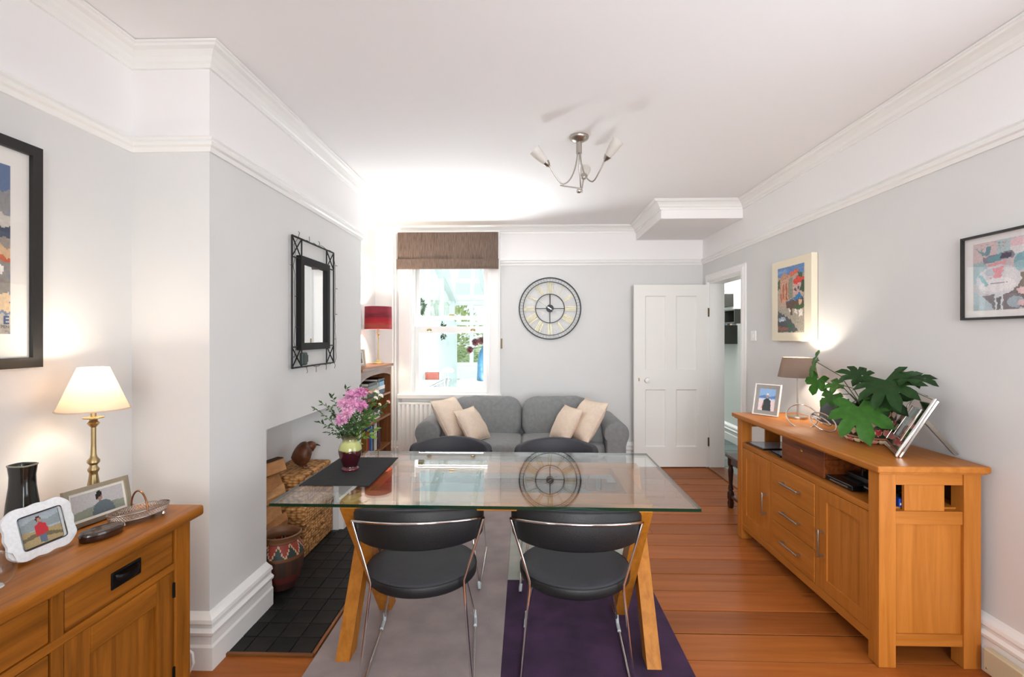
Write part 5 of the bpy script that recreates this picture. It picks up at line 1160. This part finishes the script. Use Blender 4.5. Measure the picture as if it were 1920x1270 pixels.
def scal(k, n=96, off=0.0):
    o = []
    for j in range(n):
        a = 2*pi*j/n; p_ = 5 if off == 0 else 16; f = (abs(cos(a))**p_+abs(sin(a))**p_)**(-1/p_); wv = 1+.022*cos(12*a) if off == 0 else 1
        o.append((W_/2+(W_/2*f*cos(a))*k*wv, H_w/2+(H_w/2*f*sin(a))*k*wv))
    return o
wm = M('engraved_white', '#eef0f3', .12, noise=(120, .08), spec=.7)
ou, inn = scal(1.0), scal(.64, off=1)
B().loft([[(p[0], -.004, p[1]) for p in ou], [(p[0], -.010, p[1]) for p in inn], [(p[0], .004, p[1]) for p in inn], [(p[0], .004, p[1]) for p in ou]], loop=True).obj('frame', wm, wf, 40)
B().tube([(p[0], -.0105, p[1]) for p in inn], .0016, 5, loop=True).obj('bead', M('bead_dark', '#4a4a4c', .3, .7), wf)
B().box(W_*.17, W_*.83, .001, .003, H_w*.17, H_w*.83).obj('mount', M('mount_dark', '#2a2a2a', .8), wf)
picture('photo', W_*.62, H_w*.60, 44, 34, red, wf, (W_*.19, .0004, H_w*.20), rough=.3)
B().loft([[(.07, .004, .10), (.11, .004, .10), (.11, .007, .10), (.07, .007, .10)], [(.068, .075, .0215), (.112, .075, .0215), (.112, .078, .0225), (.068, .078, .0225)]]).obj('strut', MATS['strut_black'], wf)
ob = thing('oval_box', 'low oval dark wooden box on the near sideboard', 'box', (-1.300, 1.455, LZ), radians(72)); obm = M('dark_polished_wood', '#3a2014', .22, noise=(14, .4, '#1e0f08'), coat=.5)
B().lathe([(.004, 0), (.056, 0), (.058, .003), (.058, .015), (.004, .016)], 40, sy=.58).obj('body', obm, ob, 40)
B().lathe([(.004, .0165), (.060, .0165), (.060, .022), (.055, .027), (.036, .029), (.034, .0275), (.004, .0275)], 40, sy=.58).obj('lid', obm, ob, 40)
ty_ = thing('silver_tray', 'oval pierced silver basket with a hoop handle at the sideboard end', 'tray', (-1.300, 1.600, LZ), radians(66)); slv = M('tarnished_silver', '#a8968a', .28, .9)
n = 64; R1 = [(1.0*cos(2*pi*j/n), .52*sin(2*pi*j/n)) for j in range(n)]
B().loft([[(.086*x, .086*y_, .014) for x, y_ in R1], [(.086*x, .086*y_, .017) for x, y_ in R1]]).obj('base', slv, ty_, 40)
for z, r in ((.016, .087), (.036, .092)): B().tube([(r*x, r*y_, z) for x, y_ in R1], .002, 6, loop=True).obj('rim', slv, ty_, 60)
lat = B()
for j in range(0, n):
    for s in (1, -1):
        a, b2 = R1[j], R1[(j+s*2) % n]; lat.tube([(.087*a[0], .087*a[1], .016), (.092*b2[0], .092*b2[1], .036)], .0009, 4)
tag(lat.obj('pierced_gallery', slv, ty_), kind='stuff')
B().tube([(0, .048*cos(pi*k/16), .036+.058*sin(pi*k/16)) for k in range(17)], .003, 8).obj('handle', M('copper_handle', '#9a6a48', .3, .9), ty_, 60)
for x in (-.06, .06):
    for y_ in (-.028, .028): B().lathe([(.004, 0), (.0075, .004), (.004, .014)], 10, (x, y_, 0)).obj('foot', slv, ty_)
gb = thing('glass_globe', 'clear glass globe at the left edge of the picture', 'ornament', (-1.305, 1.150, LZ)); B().lathe([(.006, .0), (.022, .002), (.038, .014), (.046, .034), (.046, .050), (.038, .070), (.022, .082), (.004, .086)], 32).obj('globe', clear_glass('globe_glass', (.94, .95, .95)), gb, 60); B().lathe([(.004, 0), (.024, 0), (.022, .003), (.004, .004)], 20, (0, 0, -.0005)).obj('foot', M('glass_foot', '#cdd0d0', .1), gb, 40)
cb = tag(B().tube([(-1.42, 1.93, .012), (-1.365, 1.935, .020), (-1.348, 1.935, .06), (-1.352, 1.935, .10), (-1.39, 1.935, .125), (-1.44, 1.93, .13)], .006, 8).obj('lamp_cable', m_gloss, None, 60), 'white cable looping behind the near sideboard leg', 'cable')
# junction box low on the right wall
jb = thing('junction_box', 'cream electrical junction box on the right-hand skirting', 'junction box', (XR-.0405, 1.955, .025)); jm = M('cream_plastic', '#cfc2a2', .45)
B().box(-.030, 0, -.085, .075, 0, .095, .004).obj('cover', jm, jb)
for y_ in (-.07, .06): B().lathe([(.001, 0), (.004, 0), (.003, .0015), (.001, .002)], 10).xf(Matrix.Rotation(radians(-90), 4, 'Y')).obj('screw', m_steel, jb, None, loc=(-.030, y_, .02))
B().tube([(-.012, -.085, .075), (-.012, -.40, .075)], .006, 8).obj('conduit', m_gloss, jb, 60)
# dark stool by the doorway
stl = thing('wooden_stool', 'small dark turned-leg stool beyond the oak sideboard', 'stool', (1.76, 3.82, .002)); dkw = M('dark_turned_wood', '#43241a', .35, noise=(12, .35), coat=.3)
B().box(-.13, .13, -.19, .19, .405, .430, .006).obj('seat', dkw, stl)
for sx in (-1, 1):
    for sy in (-1, 1):
        B().lathe([(.018, 0), (.022, .01), (.026, .04), (.020, .06), (.026, .075), (.026, .12), (.016, .14), (.022, .15), (.014, .19), (.019, .26), (.022, .30), (.015, .33), (.022, .34), (.024, .36), (.024, .405)], 14, (sx*.10, sy*.15, 0)).obj('leg', dkw, stl, 40)
for sx in (-1, 1): B().box(sx*.10-.010, sx*.10+.010, -.13, .13, .085, .108).obj('stretcher', dkw, stl)
B().box(-.112, .112, -.165, .165, .355, .405).obj('apron', dkw, stl)

# ================================================================== HALL SHELVES
dk = M('charcoal_shelf', '#33332f', .6)
for lab, x0, y0, y1, z0, z1 in (('upper charcoal cube shelf on the hall wall', 2.50, 6.42, 7.0, 1.775, 1.94), ('lower charcoal cube shelf on the hall wall', 2.49, 6.30, 7.0, 1.285, 1.525), ('charcoal cube shelf nearest the doorway on the hall wall', 2.52, 5.92, 6.22, 1.545, 1.715)):
    t = thing('cube_shelf', lab, 'shelf', (0, 0, 0), group='cube shelves on the hall wall'); w_ = .015
    B().box(x0, 2.719, y0, y0+w_, z0, z1).obj('end_board', dk, t); B().box(x0, 2.719, y1-w_, y1, z0, z1).obj('end_board', dk, t)
    B().box(x0, 2.719, y0+w_, y1-w_, z0, z0+w_).obj('bottom_board', dk, t); B().box(x0, 2.719, y0+w_, y1-w_, z1-w_, z1).obj('top_board', dk, t)
x = 2.515
for lab, col, th, h in (('black book first on the lower hall shelf', '#2a2a2c', .022, .19), ('teal book on the lower hall shelf', '#3f7c86', .03, .20), ('blue-grey book on the lower hall shelf', '#7f97a6', .024, .185), ('brown book on the lower hall shelf', '#6a4a3a', .026, .20), ('cream book on the lower hall shelf', '#d8d0c0', .03, .19), ('grey book last on the lower hall shelf', '#9a9c9c', .024, .20)):
    t = book(lab, col, (x, 6.32, 1.526), (.14, th, h), group='books on the hall shelf', rz=radians(-90)); x += th+.004
t = thing('leaning_print', 'grey sketch leaning on the upper hall shelf', 'picture', (2.56, 6.55, 1.9415), radians(0)); t.rotation_euler = (radians(-6), 0, 0); picture('sheet', .13, .19, 24, 30, painter('#cfd2cf', [('e', '#8a8e8c', (.4, .5, .25, .3)), ('e', '#b4b8b4', (.7, .7, .2, .15)), ('p', '#70746f', [(.5, .1), (.8, .2), (.7, .5)])], .05, .25, 9), t, (0, -.0031, 0)); B().box(0, .13, -.003, .003, 0, .19).obj('board', M('board_grey', '#b9bcb8', .8), t)

# ================================================================== CONSERVATORY THINGS AND GARDEN
t = thing('white_bench', 'long white shelf unit under the big blue vase outside the sash window', 'bench', (0, 0, -.029)); B().box(-.86, .9, 6.15, 6.55, .80, .835, .005).obj('top', cw, t); B().box(-.84, .88, 6.17, 6.19, .0, .80).obj('front_board', cw, t)
for x in (-.84, .86): B().box(x, x+.02, 6.19, 6.53, 0, .80).obj('end_board', cw, t)
t = thing('blue_vase', 'tall petrol-blue vase of dark red dahlias seen through the window', 'vase', (-.515, 6.33, .8068)); B().lathe([(.004, 0), (.115, 0), (.120, .01), (.112, .12), (.110, .22), (.104, .32), (.085, .38), (.06, .42), (.055, .45), (.05, .45), (.05, .42), (.08, .36), (.09, .2), (.09, .03)], 40).obj('body', M('petrol_glaze', '#1f4a63', .35), t, 50)
random.seed(8)
for i, (dx, dz, R, lab) in enumerate(((-.20, .40, .055, 'dark red dahlia hanging lowest on the left of the blue vase'), (-.13, .50, .06, 'dark red dahlia at the upper left of the blue vase'), (-.05, .52, .062, 'dark red dahlia in the middle above the blue vase'), (.03, .49, .06, 'dark red dahlia at the right above the blue vase'))):
    c = Vector((-.515+dx, 6.28, .8068+dz)); f = thing('dahlia', lab, 'flower', c, group='dahlias in the blue vase'); b = B(); petals(b, Vector((0, 0, 0)), (dx*2, -1, .3), R, 90, R*.4); b.obj('petals', M('dahlia_red', '#4e1018', .7), f); v = Vector((-.515, 6.33, .8068+.44))-c
    B().tube([(0, 0, 0), v*.5+Vector((0, 0, .02)), v], .004, 6).obj('stem', stemm, f)
t = thing('glass_desk', 'glass-topped desk outside the window with papers on it', 'desk', (0, 0, -.029)); B().box(-1.42, -.98, 6.25, 7.3, .765, .775).obj('glass_top', clear_glass('desk_glass', (.88, .93, .93)), t)
for x, y_ in ((-1.38, 6.3), (-1.02, 6.3), (-1.38, 7.25), (-1.02, 7.25)): B().tube([(x, y_, 0), (x, y_, .764)], .014, 10).obj('leg', m_chrome, t)
t = thing('office_chair', 'black leather desk chair back with pale piping, seen through the window', 'chair', (-1.09, 6.0, -.029), radians(-20))
B().loft([[(-.13, .02, .66), (.13, -.02, .70), (.13, .0, .70), (-.13, .04, .66)], [(-.14, .0, .78), (.15, -.05, .90), (.15, -.02, .90), (-.14, .03, .78)]]).obj('backrest', M('desk_black', '#141416', .4), t); B().tube([(-.12, -.012, .69), (.12, -.045, .73), (.135, -.06, .875), (-.12, -.018, .765)], .004, 6, loop=True).obj('piping', m_gloss, t)
B().box(-.2, .2, -.02, .38, .42, .48, .02).obj('seat', MATS['desk_black'], t); B().tube([(0, .18, .03), (0, .18, .42)], .025, 10).obj('column', m_chrome, t); B().tube([(0, .0, .45), (0, .02, .70)], .015, 8).obj('back_stem', m_chrome, t)
for k in range(5): B().tube([(0, .18, .05), (.24*cos(k*1.257), .18+.24*sin(k*1.257), .02)], .016, 8).obj('foot', m_chrome, t)
t = thing('leather_box', 'red-brown box standing on the glass desk outside', 'box', (-1.32, 6.85, .7468)); B().box(-.09, .09, -.05, .05, 0, .095, .004).obj('body', M('red_leather', '#9c4a3c', .5), t); B().box(-.092, .092, -.052, .052, .0955, .125, .004).obj('lid', M('red_leather', '#9c4a3c', .5), t)
t = thing('white_lamp', 'small white mushroom lamp on the glass desk outside', 'lamp', (-1.12, 7.0, .7468)); B().lathe([(.05, 0), (.05, .01), (.01, .015), (.008, .12)], 20).obj('stem', m_steel, t, 40); B().lathe([(.01, .115), (.085, .12), (.09, .135), (.075, .165), (.04, .185), (.004, .19)], 24).obj('shade', cw, t, 50)
t = thing('paper_pile', 'pile of white papers on the glass desk outside', 'papers', (-1.30, 6.60, .7468)); B().box(-.10, .10, -.14, .14, 0, .02).obj('sheets', m_gloss, t); B().box(-.09, .11, -.13, .13, .0205, .03).obj('top_sheets', cw, t)
gardeng = [M('garden_green_%d' % i, c, .6, noise=(5, .3)) for i, c in enumerate(('#8fa86a', '#7c9a60', '#aabc78', '#c4cf84'))]
def bush(name, lab, loc, rx, rz, n, L, mi, grp=None, cat='shrub'):
    t = thing(name, lab, cat, loc, group=grp); b = B()
    for k in range(n):
        d = Vector((random.gauss(0, 1), random.gauss(0, 1), random.gauss(0, 1))).normalized(); f = random.random()**.4
        leaf_quad(b, Vector((d.x*rx*f, d.y*rx*f, rz+d.z*rz*f)), d+Vector((random.uniform(-.6, .6), random.uniform(-.6, .6), .3)), Vector((random.uniform(-1, 1), random.uniform(-1, 1), 1)), L*random.uniform(.7, 1.3), L*.5)
    tag(b.obj('foliage', (gardeng if cat == 'shrub' else leafg)[mi], t), kind='stuff'); B().tube([(0, 0, 0), (0, 0, rz)], [.05*rz, .02*rz], 8).obj('stem', M('bark', '#4a3020', .95), t)
bush('trailing_plant', 'small trailing plant on the conservatory wall ledge', (-1.50, 6.75, 1.692), .09, .10, 160, .06, 1, cat='plant'); bush('hanging_plant', 'thin plant trailing down the white conservatory wall', (-1.41, 8.3, 1.33), .035, .14, 90, .05, 1, cat='plant')
for i, (x, y_, rx, rz, mi, lab) in enumerate(((-2.6, 15, 1.3, 1.3, 3, 'yellow-green garden shrub on the left beyond the conservatory'), (-.4, 13.0, .8, .95, 2, 'mid-green garden shrub in the middle beyond the conservatory'), (1.7, 15.2, 1.2, 1.3, 0, 'dark green garden shrub on the right beyond the conservatory'), (-5.8, 17.5, 1.8, 1.9, 1, 'tall dark shrub at the far left of the garden'), (-3.6, 9.5, 1.0, 1.3, 2, 'green shrub outside the conservatory side glazing'))):
    bush('garden_shrub', lab, (x, y_, -.05), rx, rz, 2600, .16, mi, 'shrubs in the garden')
